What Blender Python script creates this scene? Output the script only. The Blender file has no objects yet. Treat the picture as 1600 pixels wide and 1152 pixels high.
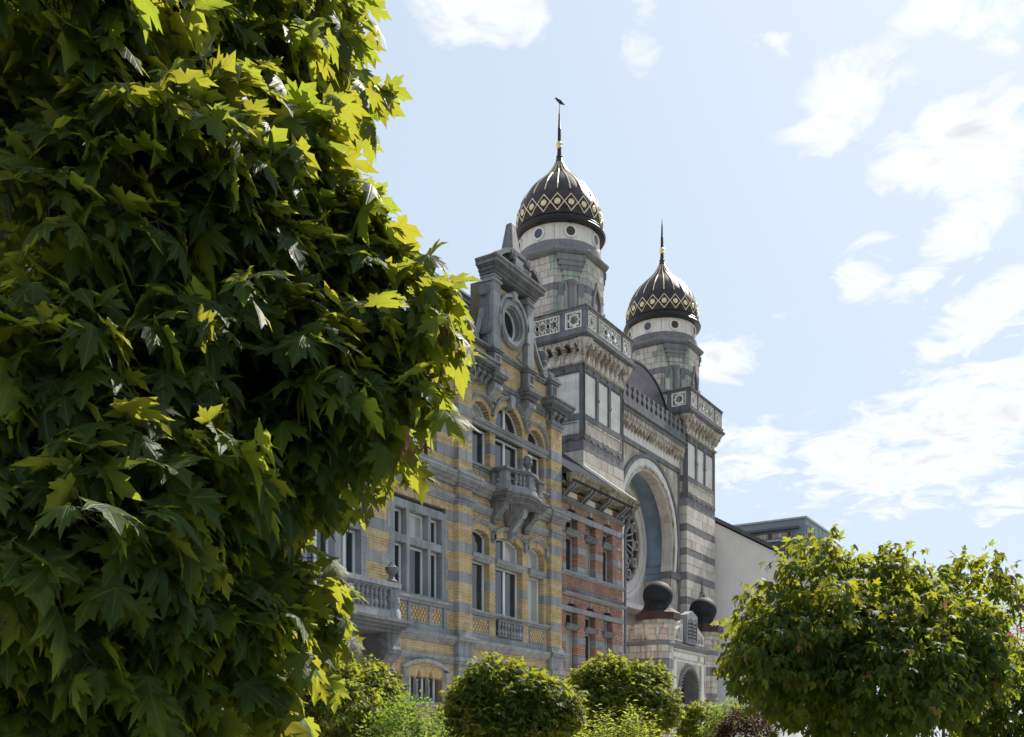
import bpy, math, random
import numpy as np
from mathutils import Matrix, Vector
from mathutils.geometry import tessellate_polygon

R = math.radians
S = bpy.context.scene
COL = S.collection
random.seed(7)

# ------------------------------------------------------------------ camera
cam_data = bpy.data.cameras.new("camera")
cam_data.lens = 36.0
cam_data.sensor_width = 36.0
cam_data.shift_x = 0.0
cam_data.shift_y = 0.3794          # shift lens: uprights stay upright
cam_data.clip_start = 0.05
cam_data.clip_end = 4000.0
cam = bpy.data.objects.new("camera", cam_data)
COL.objects.link(cam)
cam.location = (0.0, 0.0, 1.65)
cam.rotation_euler = (R(90), 0.0, R(32.134 - 90.0))
S.camera = cam

# ------------------------------------------------------------------ sky and sun
SUN_EL, SUN_ROT = R(47.5), R(95.0)
SKY_STRENGTH = 0.0655
world = bpy.data.worlds.new("World")
S.world = world
world.use_nodes = True


def build_world():
    nt = world.node_tree
    N, L = nt.nodes, nt.links
    N.clear()
    out = N.new("ShaderNodeOutputWorld")
    bg = N.new("ShaderNodeBackground")
    bg.inputs["Strength"].default_value = SKY_STRENGTH
    sky = N.new("ShaderNodeTexSky")
    sky.sky_type = 'NISHITA'
    sky.sun_disc = False
    sky.sun_elevation = SUN_EL
    sky.sun_rotation = SUN_ROT
    sky.altitude = 0.0
    sky.air_density = 1.0
    sky.dust_density = 1.6
    sky.ozone_density = 1.0
    tc = N.new("ShaderNodeTexCoord")
    sep = N.new("ShaderNodeSeparateXYZ")
    L.new(tc.outputs["Generated"], sep.inputs[0])

    def m(op, a, b=None, c=None, clamp=False):
        n = N.new("ShaderNodeMath")
        n.operation = op
        n.use_clamp = clamp
        for i, v in enumerate((a, b, c)):
            if v is None:
                continue
            if isinstance(v, (int, float)):
                n.inputs[i].default_value = v
            else:
                L.new(v, n.inputs[i])
        return n.outputs[0]
    X, Y, Z = sep.outputs
    az = m('ARCTAN2', X, Y)                      # radians, 0 = +Y, clockwise
    el = m('ARCSINE', Z)
    # cloud layer coordinates: direction projected on a flat layer
    zz = m('MAXIMUM', m('ADD', Z, 0.12), 0.06)
    comb = N.new("ShaderNodeCombineXYZ")
    L.new(m('DIVIDE', X, zz), comb.inputs[0])
    L.new(m('DIVIDE', Y, zz), comb.inputs[1])
    n1 = N.new("ShaderNodeTexNoise")
    n1.inputs["Scale"].default_value = 2.3
    n1.inputs["Detail"].default_value = 9.0
    n1.inputs["Roughness"].default_value = 0.6
    n1.inputs["Distortion"].default_value = 0.25
    L.new(comb.outputs[0], n1.inputs["Vector"])
    n2 = N.new("ShaderNodeTexNoise")
    n2.inputs["Scale"].default_value = 9.0
    n2.inputs["Detail"].default_value = 8.0
    n2.inputs["Roughness"].default_value = 0.62
    n2.inputs["Distortion"].default_value = 0.9
    L.new(comb.outputs[0], n2.inputs["Vector"])
    # broad cloud banks (azimuth deg, elevation deg, half widths deg, weight)
    total = None
    for a, e, wa, we, rot, wt in CLOUDS:
        da = m('SUBTRACT', az, R(a))
        de = m('SUBTRACT', el, R(e))
        cr, sr = math.cos(R(rot)), math.sin(R(rot))
        u = m('ADD', m('MULTIPLY', da, cr / R(wa)), m('MULTIPLY', de, sr / R(wa)))
        v = m('SUBTRACT', m('MULTIPLY', de, cr / R(we)), m('MULTIPLY', da, sr / R(we)))
        d = m('ADD', m('MULTIPLY', u, u), m('MULTIPLY', v, v))
        g = m('MULTIPLY', m('SUBTRACT', 1.0, m('MULTIPLY', d, 0.5), clamp=True), wt)
        total = g if total is None else m('MAXIMUM', total, g)
    base = m('ADD', m('MULTIPLY', m('SUBTRACT', n1.outputs[0], 0.5), 1.5), m('MULTIPLY', m('SUBTRACT', n2.outputs[0], 0.5), 1.9))
    dens = m('ADD', base, m('SUBTRACT', m('MULTIPLY', total, 0.82), 0.50))
    mask = m('MULTIPLY', m('SMOOTH_MIN', m('MULTIPLY', m('MAXIMUM', dens, 0.0), 2.1), 1.0, 0.3), 1.0, clamp=True)
    # thin veil that whitens the sky towards the sun side
    ramp = N.new("ShaderNodeMix")
    ramp.data_type = 'RGBA'
    L.new(mask, ramp.inputs[0])
    veil = N.new("ShaderNodeMix")
    veil.data_type = 'RGBA'
    veil.inputs[0].default_value = 0.80
    L.new(sky.outputs[0], veil.inputs[6])
    veil.inputs[7].default_value = (6.15, 7.25, 8.55, 1)
    L.new(veil.outputs[2], ramp.inputs[6])
    thick = m('MULTIPLY', m('SUBTRACT', dens, 0.24), 1.7, clamp=True)
    cm = N.new("ShaderNodeMix")
    cm.data_type = 'RGBA'
    L.new(thick, cm.inputs[0])
    cm.inputs[6].default_value = (9.7, 9.7, 9.7, 1)
    cm.inputs[7].default_value = (6.9, 7.1, 7.5, 1)
    L.new(cm.outputs[2], ramp.inputs[7])
    L.new(ramp.outputs[2], bg.inputs["Color"])
    L.new(bg.outputs[0], out.inputs[0])


# az, el, half width az, half width el, tilt, weight
CLOUDS = [
          (55.72, 36.11, 4.68, 1.56, 5, 1.0),
          (65.34, 35.19, 1.33, 2.74, 0, 0.8),
          (77.47, 32.28, 5.78, 2.12, 32, 1.05),
          (81.34, 28.52, 4.29, 1.95, -8, 1.05),
          (81.5, 24.83, 4.42, 1.53, 33, 1.0),
          (77.09, 24.38, 1.83, 1.75, 0, 0.9),
          (83.57, 21.88, 4.85, 1.7, 28, 1.0),
          (80.59, 16.17, 8.14, 3.64, 14, 1.1),
          (70.21, 21.43, 3.3, 1.76, 8, 0.95),
          (70.72, 16.56, 3.39, 2.17, 15, 0.95),
          (76.19, 13.12, 2.68, 1.56, 20, 0.75),
          (83.86, 12.91, 2.54, 1.27, 20, 0.8),
          (83.57, 30.19, 1.51, 0.83, 10, 0.8),
          (83.86, 33.16, 2.91, 1.46, 0, 1.0),
          (73.24, 35.14, 3.05, 1.52, 20, 0.75),
          (74.24, 17.26, 1.51, 1.24, 0, 0.7),
          (51.45, 34.65, 1.58, 1.58, 0, 0.5),
          (43.83, 38.95, 7.29, 3.28, 15, 1.0),
          (64.99, 41.83, 9.29, 3.22, -10, 1.0),
          (88.57, 20.16, 6.24, 7.8, 0, 1.0),
          (89.87, 29.86, 5.33, 4.27, 0, 1.0),
          (23.36, 24.45, 9.43, 4.35, 10, 1.0),
          (14.71, 9.91, 9.03, 4.17, 5, 1.0),
          (177.8, 41.7, 11, 7, 20, 1.0),
          (-71.7, 12.1, 6, 6, 6, 1.0),
          (-93.0, 19.9, 13, 7, 25, 1.0),
          (-114.2, 47.6, 8, 4, -1, 1.0),
          (-2.6, 40.4, 6, 3, 0, 1.0),
          (-33.9, 44.6, 10, 3, 7, 1.0),
          (-115.3, 52.6, 12, 6, 15, 1.0),
          (-42.5, 43.8, 8, 5, -4, 1.0),
          (120.2, 38.7, 10, 6, 9, 1.0),
          (-130.0, 59.7, 15, 5, 24, 1.0),
          (-83.3, 44.2, 11, 3, 7, 1.0),
          (32.4, 49.6, 8, 5, 24, 1.0),
          (7.8, 43.3, 16, 4, 7, 1.0),
          (-168.8, 11.9, 16, 6, -5, 1.0),
          (-151.9, 12.1, 8, 3, 8, 1.0),
          (-128.3, 33.7, 7, 3, -8, 1.0),
          (-142.3, 44.4, 14, 5, 22, 1.0),
          (177.2, 10.2, 6, 3, -4, 1.0),
          (-79.1, 9.9, 9, 6, 8, 1.0),
          (-76.0, 17.7, 6, 5, 10, 1.0),
          (-147.3, 16.6, 12, 6, 19, 1.0),
          (-2.1, 31.9, 15, 7, -4, 1.0),
          (-73.3, 66.3, 14, 5, 17, 1.0),
          (-69.2, 52.4, 10, 6, 6, 1.0),
          (-101.5, 42.0, 6, 6, 10, 1.0),
          (115.7, 46.2, 16, 4, -7, 1.0)]
build_world()

sun_data = bpy.data.lights.new("sun", 'SUN')
sun_data.energy = 5.0
sun_data.angle = R(0.53)
sun_data.color = (1.0, 0.93, 0.82)
sun = bpy.data.objects.new("sun", sun_data)
COL.objects.link(sun)
sun_dir = Vector((math.cos(SUN_EL) * math.sin(SUN_ROT), math.cos(SUN_EL) * math.cos(SUN_ROT), math.sin(SUN_EL)))
sun.rotation_euler = sun_dir.to_track_quat('Z', 'Y').to_euler()
sun.location = sun_dir * 80

S.view_settings.view_transform = 'Standard'
S.view_settings.look = 'None'
S.view_settings.exposure = 0.84
S.view_settings.gamma = 1.0
S.view_settings.use_curve_mapping = False
S.render.engine = 'CYCLES'
S.cycles.use_denoising = True
S.cycles.max_bounces = 8
S.cycles.diffuse_bounces = 4
S.cycles.transmission_bounces = 6
S.cycles.sample_clamp_indirect = 6.0

# ------------------------------------------------------------------ materials
def new_mat(name):
    mt = bpy.data.materials.new(name)
    mt.use_nodes = True
    nt = mt.node_tree
    return mt, nt, nt.nodes, nt.links, nt.nodes["Principled BSDF"]


def mth(nt, op, a, b=None, clamp=False):
    n = nt.nodes.new("ShaderNodeMath")
    n.operation = op
    n.use_clamp = clamp
    for i, v in enumerate((a, b)):
        if v is None:
            continue
        if isinstance(v, (int, float)):
            n.inputs[i].default_value = v
        else:
            nt.links.new(v, n.inputs[i])
    return n.outputs[0]


def mixc(nt, fac, a, b, mode='MIX'):
    n = nt.nodes.new("ShaderNodeMix")
    n.data_type = 'RGBA'
    n.blend_type = mode
    for idx, v in ((0, fac), (6, a), (7, b)):
        if isinstance(v, (int, float)):
            n.inputs[idx].default_value = v
        elif isinstance(v, tuple):
            n.inputs[idx].default_value = (*v, 1)
        else:
            nt.links.new(v, n.inputs[idx])
    return n.outputs[2]


def noise(nt, vec, scale, detail=4.0, rough=0.55, stretch=None):
    n = nt.nodes.new("ShaderNodeTexNoise")
    n.inputs["Scale"].default_value = scale
    n.inputs["Detail"].default_value = detail
    n.inputs["Roughness"].default_value = rough
    if stretch:
        mp = nt.nodes.new("ShaderNodeMapping")
        mp.inputs["Scale"].default_value = stretch
        nt.links.new(vec, mp.inputs["Vector"])
        vec = mp.outputs[0]
    nt.links.new(vec, n.inputs["Vector"])
    return n.outputs[0]


def ramp(nt, fac, stops):
    n = nt.nodes.new("ShaderNodeValToRGB")
    while len(n.color_ramp.elements) < len(stops):
        n.color_ramp.elements.new(0.5)
    for e, (p, c) in zip(n.color_ramp.elements, stops):
        e.position = p
        e.color = (*c, 1) if isinstance(c, tuple) else (c, c, c, 1)
    nt.links.new(fac, n.inputs[0])
    return n.outputs[0]


def piece_random(nt):
    """one random number per piece: per mesh island and per object together"""
    g = nt.nodes.new("ShaderNodeNewGeometry")
    o = nt.nodes.new("ShaderNodeObjectInfo")
    return mth(nt, 'FRACT', mth(nt, 'ADD', g.outputs["Random Per Island"], mth(nt, 'MULTIPLY', o.outputs["Random"], 7.31)))


def stone_mat(name, cols, rough=0.85, stain=(0.5, 0.5, 0.5), stain_amt=0.5, streak=0.35, grain=60.0, bump=0.25, green=0.0, spec=0.3):
    mt, nt, N, L, b = new_mat(name)
    g = N.new("ShaderNodeNewGeometry")
    pos = g.outputs["Position"]
    rnd = piece_random(nt)
    n = len(cols)
    base = ramp(nt, rnd, [((i + 0.5) / n, c) for i, c in enumerate(cols)])
    big = noise(nt, pos, 1.3, 6, 0.65)
    st = noise(nt, pos, 2.2, 5, 0.6, (3.5, 3.5, 0.3))
    fine = noise(nt, pos, grain, 3, 0.6)
    f1 = mth(nt, 'MULTIPLY', ramp(nt, big, [(0.42, 0.0), (0.68, 1.0)]), stain_amt)
    c = mixc(nt, f1, base, stain, 'MULTIPLY')
    f2 = mth(nt, 'MULTIPLY', ramp(nt, st, [(0.46, 0.0), (0.66, 1.0)]), min(1.0, streak * 1.35))
    c = mixc(nt, f2, c, stain, 'MULTIPLY')
    c = mixc(nt, 0.22, c, ramp(nt, fine, [(0.25, 0.6), (0.75, 1.0)]), 'MULTIPLY')
    if green > 0:
        gs = noise(nt, pos, 1.6, 4, 0.6, (2.2, 2.2, 0.35))
        f3 = mth(nt, 'MULTIPLY', ramp(nt, gs, [(0.5, 0.0), (0.62, 1.0)]), green)
        c = mixc(nt, f3, c, (0.16, 0.34, 0.29))
    L.new(c, b.inputs["Base Color"])
    b.inputs["Roughness"].default_value = rough
    b.inputs["Specular IOR Level"].default_value = spec
    bp = N.new("ShaderNodeBump")
    bp.inputs["Strength"].default_value = bump
    bp.inputs["Distance"].default_value = 0.02
    L.new(mth(nt, 'ADD', fine, mth(nt, 'MULTIPLY', big, 2.0)), bp.inputs["Height"])
    L.new(bp.outputs[0], b.inputs["Normal"])
    return mt


def plain_mat(name, col, rough=0.6, metal=0.0, spec=0.5, vary=0.12, scale=3.0, bump=0.0):
    mt, nt, N, L, b = new_mat(name)
    g = N.new("ShaderNodeNewGeometry")
    nz = noise(nt, g.outputs["Position"], scale, 6, 0.6)
    c = mixc(nt, 1.0, col, ramp(nt, nz, [(0.3, 1.0 - vary * 2), (0.7, 1.0)]), 'MULTIPLY')
    L.new(c, b.inputs["Base Color"])
    b.inputs["Roughness"].default_value = rough
    b.inputs["Metallic"].default_value = metal
    b.inputs["Specular IOR Level"].default_value = spec
    if bump:
        bp = N.new("ShaderNodeBump")
        bp.inputs["Strength"].default_value = bump
        bp.inputs["Distance"].default_value = 0.01
        L.new(noise(nt, g.outputs["Position"], scale * 25, 3), bp.inputs["Height"])
        L.new(bp.outputs[0], b.inputs["Normal"])
    return mt


M = {}
M['yellow_brick'] = stone_mat("yellow_brick", [(0.53, 0.395, 0.205), (0.57, 0.435, 0.24), (0.55, 0.415, 0.22), (0.60, 0.47, 0.275), (0.50, 0.365, 0.185)], stain=(0.66, 0.6, 0.54), stain_amt=0.45, streak=0.35, grain=90, bump=0.15)
M['yellow_mortar'] = stone_mat("yellow_mortar", [(0.20, 0.165, 0.11)], stain_amt=0.4)
M['red_brick'] = stone_mat("red_brick", [(0.30, 0.145, 0.10), (0.35, 0.17, 0.12), (0.26, 0.125, 0.092), (0.38, 0.20, 0.15), (0.32, 0.155, 0.11)], stain=(0.6, 0.56, 0.55), stain_amt=0.5, grain=90, bump=0.15)
M['red_mortar'] = stone_mat("red_mortar", [(0.50, 0.45, 0.40)], stain_amt=0.5)
M['bluestone'] = stone_mat("bluestone", [(0.285, 0.30, 0.322), (0.32, 0.335, 0.355), (0.26, 0.273, 0.293), (0.345, 0.358, 0.375)], rough=0.75, stain=(0.55, 0.52, 0.5), stain_amt=0.6, streak=0.5, grain=45)
M['dark_bluestone'] = stone_mat("dark_bluestone", [(0.185, 0.19, 0.205), (0.215, 0.22, 0.235), (0.165, 0.17, 0.182)], rough=0.75, stain=(0.45, 0.42, 0.4), stain_amt=0.6, streak=0.5, grain=45)
M['cream_stone'] = stone_mat("cream_stone", [(0.60, 0.55, 0.50), (0.66, 0.615, 0.565), (0.54, 0.49, 0.445), (0.70, 0.66, 0.61), (0.62, 0.56, 0.51)], stain=(0.62, 0.56, 0.52), stain_amt=0.5, streak=0.45, grain=40)
M['pale_stone'] = stone_mat("pale_stone", [(0.76, 0.735, 0.70), (0.80, 0.78, 0.745), (0.72, 0.69, 0.655)], stain=(0.72, 0.67, 0.62), stain_amt=0.4, streak=0.4, grain=40)
M['carved_stone'] = stone_mat("carved_stone", [(0.66, 0.605, 0.54), (0.60, 0.545, 0.48)], stain=(0.4, 0.35, 0.31), stain_amt=0.7, streak=0.7, grain=25, bump=0.6)
M['grey_band_stone'] = stone_mat("grey_band_stone", [(0.215, 0.212, 0.225), (0.245, 0.242, 0.255), (0.19, 0.188, 0.198)], stain=(0.6, 0.56, 0.55), stain_amt=0.5, streak=0.4, grain=40)
M['verdigris_stone'] = stone_mat("verdigris_stone", [(0.56, 0.52, 0.47), (0.50, 0.47, 0.43), (0.44, 0.42, 0.39)], stain=(0.5, 0.53, 0.52), stain_amt=0.6, streak=0.6, green=0.62)
M['weathered_stone'] = stone_mat("weathered_stone", [(0.64, 0.53, 0.465), (0.69, 0.60, 0.54), (0.58, 0.46, 0.40), (0.71, 0.65, 0.60)], stain=(0.5, 0.45, 0.4), stain_amt=0.55, streak=0.55, green=0.4)
M['mortar'] = stone_mat("mortar", [(0.20, 0.175, 0.155)], stain_amt=0.4)
M['mossy_stone'] = stone_mat("mossy_stone", [(0.30, 0.27, 0.21), (0.36, 0.32, 0.25)], stain=(0.3, 0.28, 0.22), stain_amt=0.8, streak=0.7, grain=20, bump=0.6)
M['frame_paint'] = plain_mat("frame_paint", (0.74, 0.76, 0.78), 0.45, vary=0.06)
M['old_frame_paint'] = plain_mat("old_frame_paint", (0.5, 0.5, 0.48), 0.6, vary=0.25, scale=8)
M['copper'] = plain_mat("dark_copper", (0.055, 0.04, 0.047), 0.46, metal=0.5, vary=0.35, scale=2.6)
M['black_metal'] = plain_mat("black_metal", (0.018, 0.018, 0.022), 0.42, metal=0.3, vary=0.2)
M['gold'] = plain_mat("gilding", (0.90, 0.76, 0.48), 0.45, metal=0.6, vary=0.15, scale=9)
M['black_lead'] = plain_mat("black_lead", (0.02, 0.021, 0.025), 0.72, spec=0.28, vary=0.35, scale=4, bump=0.35)
M['maroon'] = plain_mat("maroon_paint", (0.05, 0.014, 0.012), 0.6, vary=0.3)
M['blue_paint'] = plain_mat("blue_plaster", (0.36, 0.47, 0.60), 0.8, vary=0.2, scale=1.5)
M['slate'] = stone_mat("slate", [(0.05, 0.056, 0.07), (0.07, 0.075, 0.09), (0.04, 0.045, 0.058)], rough=0.95, stain_amt=0.3, spec=0.0)
M['zinc'] = plain_mat("zinc", (0.42, 0.45, 0.49), 0.4, metal=0.4, vary=0.15)
M['white_coping'] = plain_mat("white_coping", (0.72, 0.68, 0.62), 0.7)
M['render'] = stone_mat("white_render", [(0.82, 0.795, 0.77)], rough=0.92, stain=(0.85, 0.83, 0.81), stain_amt=0.35, streak=0.18, grain=30, bump=0.1, spec=0.1)
M['grey_clad'] = plain_mat("grey_cladding", (0.19, 0.23, 0.27), 0.5, vary=0.08, scale=0.8)
M['dark_clad'] = plain_mat("dark_cladding", (0.085, 0.095, 0.105), 0.55, vary=0.08)
M['black'] = plain_mat("black_feather", (0.012, 0.012, 0.014), 0.5)
M['lead_pipe'] = plain_mat("lead_pipe", (0.14, 0.16, 0.19), 0.5, metal=0.2)
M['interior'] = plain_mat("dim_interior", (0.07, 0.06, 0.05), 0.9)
M['bark'] = stone_mat("bark", [(0.09, 0.07, 0.05), (0.11, 0.085, 0.06)], stain_amt=0.6, streak=0.6, grain=30, bump=0.8)
M['paving'] = stone_mat("paving", [(0.48, 0.46, 0.43), (0.53, 0.51, 0.47)], stain=(0.75,0.73,0.7), stain_amt=0.3)
M['asphalt'] = stone_mat("granite_setts", [(0.36, 0.35, 0.335), (0.41, 0.40, 0.385)], stain=(0.75,0.73,0.7), stain_amt=0.4, grain=20)
M['lawn_soil'] = stone_mat("gravel", [(0.36, 0.33, 0.28), (0.42, 0.385, 0.33)], stain=(0.7,0.68,0.6), stain_amt=0.4, grain=20)
M['lawn'] = plain_mat("lawn_grass", (0.045, 0.075, 0.022), 0.95, vary=0.3, scale=6, bump=0.5)
M['vault_copper'] = plain_mat("vault_copper", (0.13, 0.092, 0.098), 0.4, metal=0.6, vary=0.25, scale=1.2)
M['samara'] = plain_mat("maple_keys", (0.20, 0.075, 0.03), 0.6)


def glass_mat(name, col):
    mt, nt, N, L, b = new_mat(name)
    b.inputs["Base Color"].default_value = (*col, 1)
    b.inputs["Roughness"].default_value = 0.03
    b.inputs["Specular IOR Level"].default_value = 0.75
    b.inputs["IOR"].default_value = 1.6
    g = N.new("ShaderNodeNewGeometry")
    bp = N.new("ShaderNodeBump")
    bp.inputs["Strength"].default_value = 0.12
    bp.inputs["Distance"].default_value = 0.02
    L.new(noise(nt, g.outputs["Position"], 1.1, 2), bp.inputs["Height"])
    L.new(bp.outputs[0], b.inputs["Normal"])
    return mt


M['glass'] = glass_mat("window_glass", (0.018, 0.02, 0.024))
M['pale_reflection_glass'] = glass_mat("painted_reflection_glass", (0.36, 0.36, 0.345))  # pale base colour paints a bright sky reflection into some panes
M['blue_glass'] = glass_mat("blue_glass", (0.01, 0.02, 0.045))


def leaf_mat(name, top, under, trans, mixv=0.5, rough=0.42, tip=None, tip_amt=0.0, vein=True, spec=0.22):
    mt, nt, N, L, b = new_mat(name)
    g = N.new("ShaderNodeNewGeometry")
    rnd = piece_random(nt)
    c_top = mixc(nt, rnd, tuple(x * 0.8 for x in top), tuple(x * 1.2 for x in top))
    c = mixc(nt, g.outputs["Backfacing"], c_top, under)
    tr = mixc(nt, rnd, tuple(x * y for x, y in zip(trans, (1.05, 0.93, 0.9))), tuple(x * y for x, y in zip(trans, (0.85, 1.0, 1.0))))
    if tip:
        f = mth(nt, 'MULTIPLY', ramp(nt, rnd, [(1.0 - tip_amt, 0.0), (1.0 - tip_amt + 0.04, 1.0)]), 1.0)
        c = mixc(nt, f, c, tip)
        tr = mixc(nt, f, tr, tuple(min(1, x * 2.2) for x in tip))
    if vein:
        uv = N.new("ShaderNodeUVMap")
        uv.uv_map = "UVMap"
        sp = N.new("ShaderNodeSeparateXYZ")
        L.new(uv.outputs[0], sp.inputs[0])
        ax = mth(nt, 'ABSOLUTE', mth(nt, 'SUBTRACT', sp.outputs[0], 0.5))
        y = mth(nt, 'SUBTRACT', sp.outputs[1], 0.12)
        d = ax
        for a in (46, 100):
            d2 = mth(nt, 'ABSOLUTE', mth(nt, 'SUBTRACT', mth(nt, 'MULTIPLY', ax, math.cos(R(a))), mth(nt, 'MULTIPLY', y, math.sin(R(a)))))
            d = mth(nt, 'MINIMUM', d, d2)
        # side veins
        w = mth(nt, 'FRACT', mth(nt, 'MULTIPLY', mth(nt, 'SUBTRACT', y, mth(nt, 'MULTIPLY', ax, 0.9)), 7.0))
        sv = mth(nt, 'MULTIPLY', ramp(nt, mth(nt, 'ABSOLUTE', mth(nt, 'SUBTRACT', w, 0.5)), [(0.0, 1.0), (0.09, 0.0)]), 0.35)
        v = mth(nt, 'MAXIMUM', ramp(nt, d, [(0.0, 1.0), (0.022, 0.0)]), sv)
        vv = mth(nt, 'MULTIPLY', v, 0.55)
        c = mixc(nt, vv, c, (0.16, 0.2, 0.05))
        tr = mixc(nt, vv, tr, tuple(x * 0.62 for x in trans))
        bp = N.new("ShaderNodeBump")
        bp.inputs["Strength"].default_value = 0.5
        bp.inputs["Distance"].default_value = 0.004
        bp.invert = True
        L.new(v, bp.inputs["Height"])
        L.new(bp.outputs[0], b.inputs["Normal"])
    L.new(c, b.inputs["Base Color"])
    b.inputs["Roughness"].default_value = rough
    b.inputs["Specular IOR Level"].default_value = spec
    t = N.new("ShaderNodeBsdfTranslucent")
    L.new(tr, t.inputs["Color"])
    mx = N.new("ShaderNodeMixShader")
    mx.inputs[0].default_value = mixv
    L.new(b.outputs[0], mx.inputs[1])
    L.new(t.outputs[0], mx.inputs[2])
    L.new(mx.outputs[0], N["Material Output"].inputs[0])
    return mt


M['maple_leaf'] = leaf_mat("maple_leaf", (0.017, 0.035, 0.008), (0.028, 0.044, 0.013), (0.64, 0.68, 0.06), 0.32, rough=0.55, spec=0.16)
M['globe_leaf'] = leaf_mat("globe_maple_leaf", (0.022, 0.046, 0.012), (0.034, 0.055, 0.019), (0.60, 0.64, 0.045), 0.31, rough=0.6, tip=(0.22, 0.12, 0.04), tip_amt=0.04, vein=False, spec=0.15)
M['shrub_leaf'] = leaf_mat("shrub_leaf", (0.05, 0.095, 0.022), (0.06, 0.095, 0.035), (0.42, 0.56, 0.06), 0.36, rough=0.6, vein=False, spec=0.15)
M['lime_leaf'] = leaf_mat("lime_shrub_leaf", (0.12, 0.17, 0.025), (0.12, 0.16, 0.04), (0.56, 0.62, 0.06), 0.42, rough=0.6, vein=False, spec=0.15)
M['red_leaf'] = leaf_mat("red_leaf", (0.13, 0.03, 0.028), (0.12, 0.04, 0.035), (0.40, 0.06, 0.04), 0.4, vein=False)
M['brown_leaf'] = leaf_mat("brown_leaf", (0.055, 0.03, 0.02), (0.05, 0.032, 0.024), (0.16, 0.07, 0.035), 0.18, rough=0.7, vein=False, spec=0.1)
M['far_leaf'] = leaf_mat("far_leaf", (0.075, 0.12, 0.03), (0.09, 0.12, 0.05), (0.42, 0.5, 0.08), 0.45, vein=False)

# ------------------------------------------------------------------ mesh helpers
I4 = Matrix.Identity(4)


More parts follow.
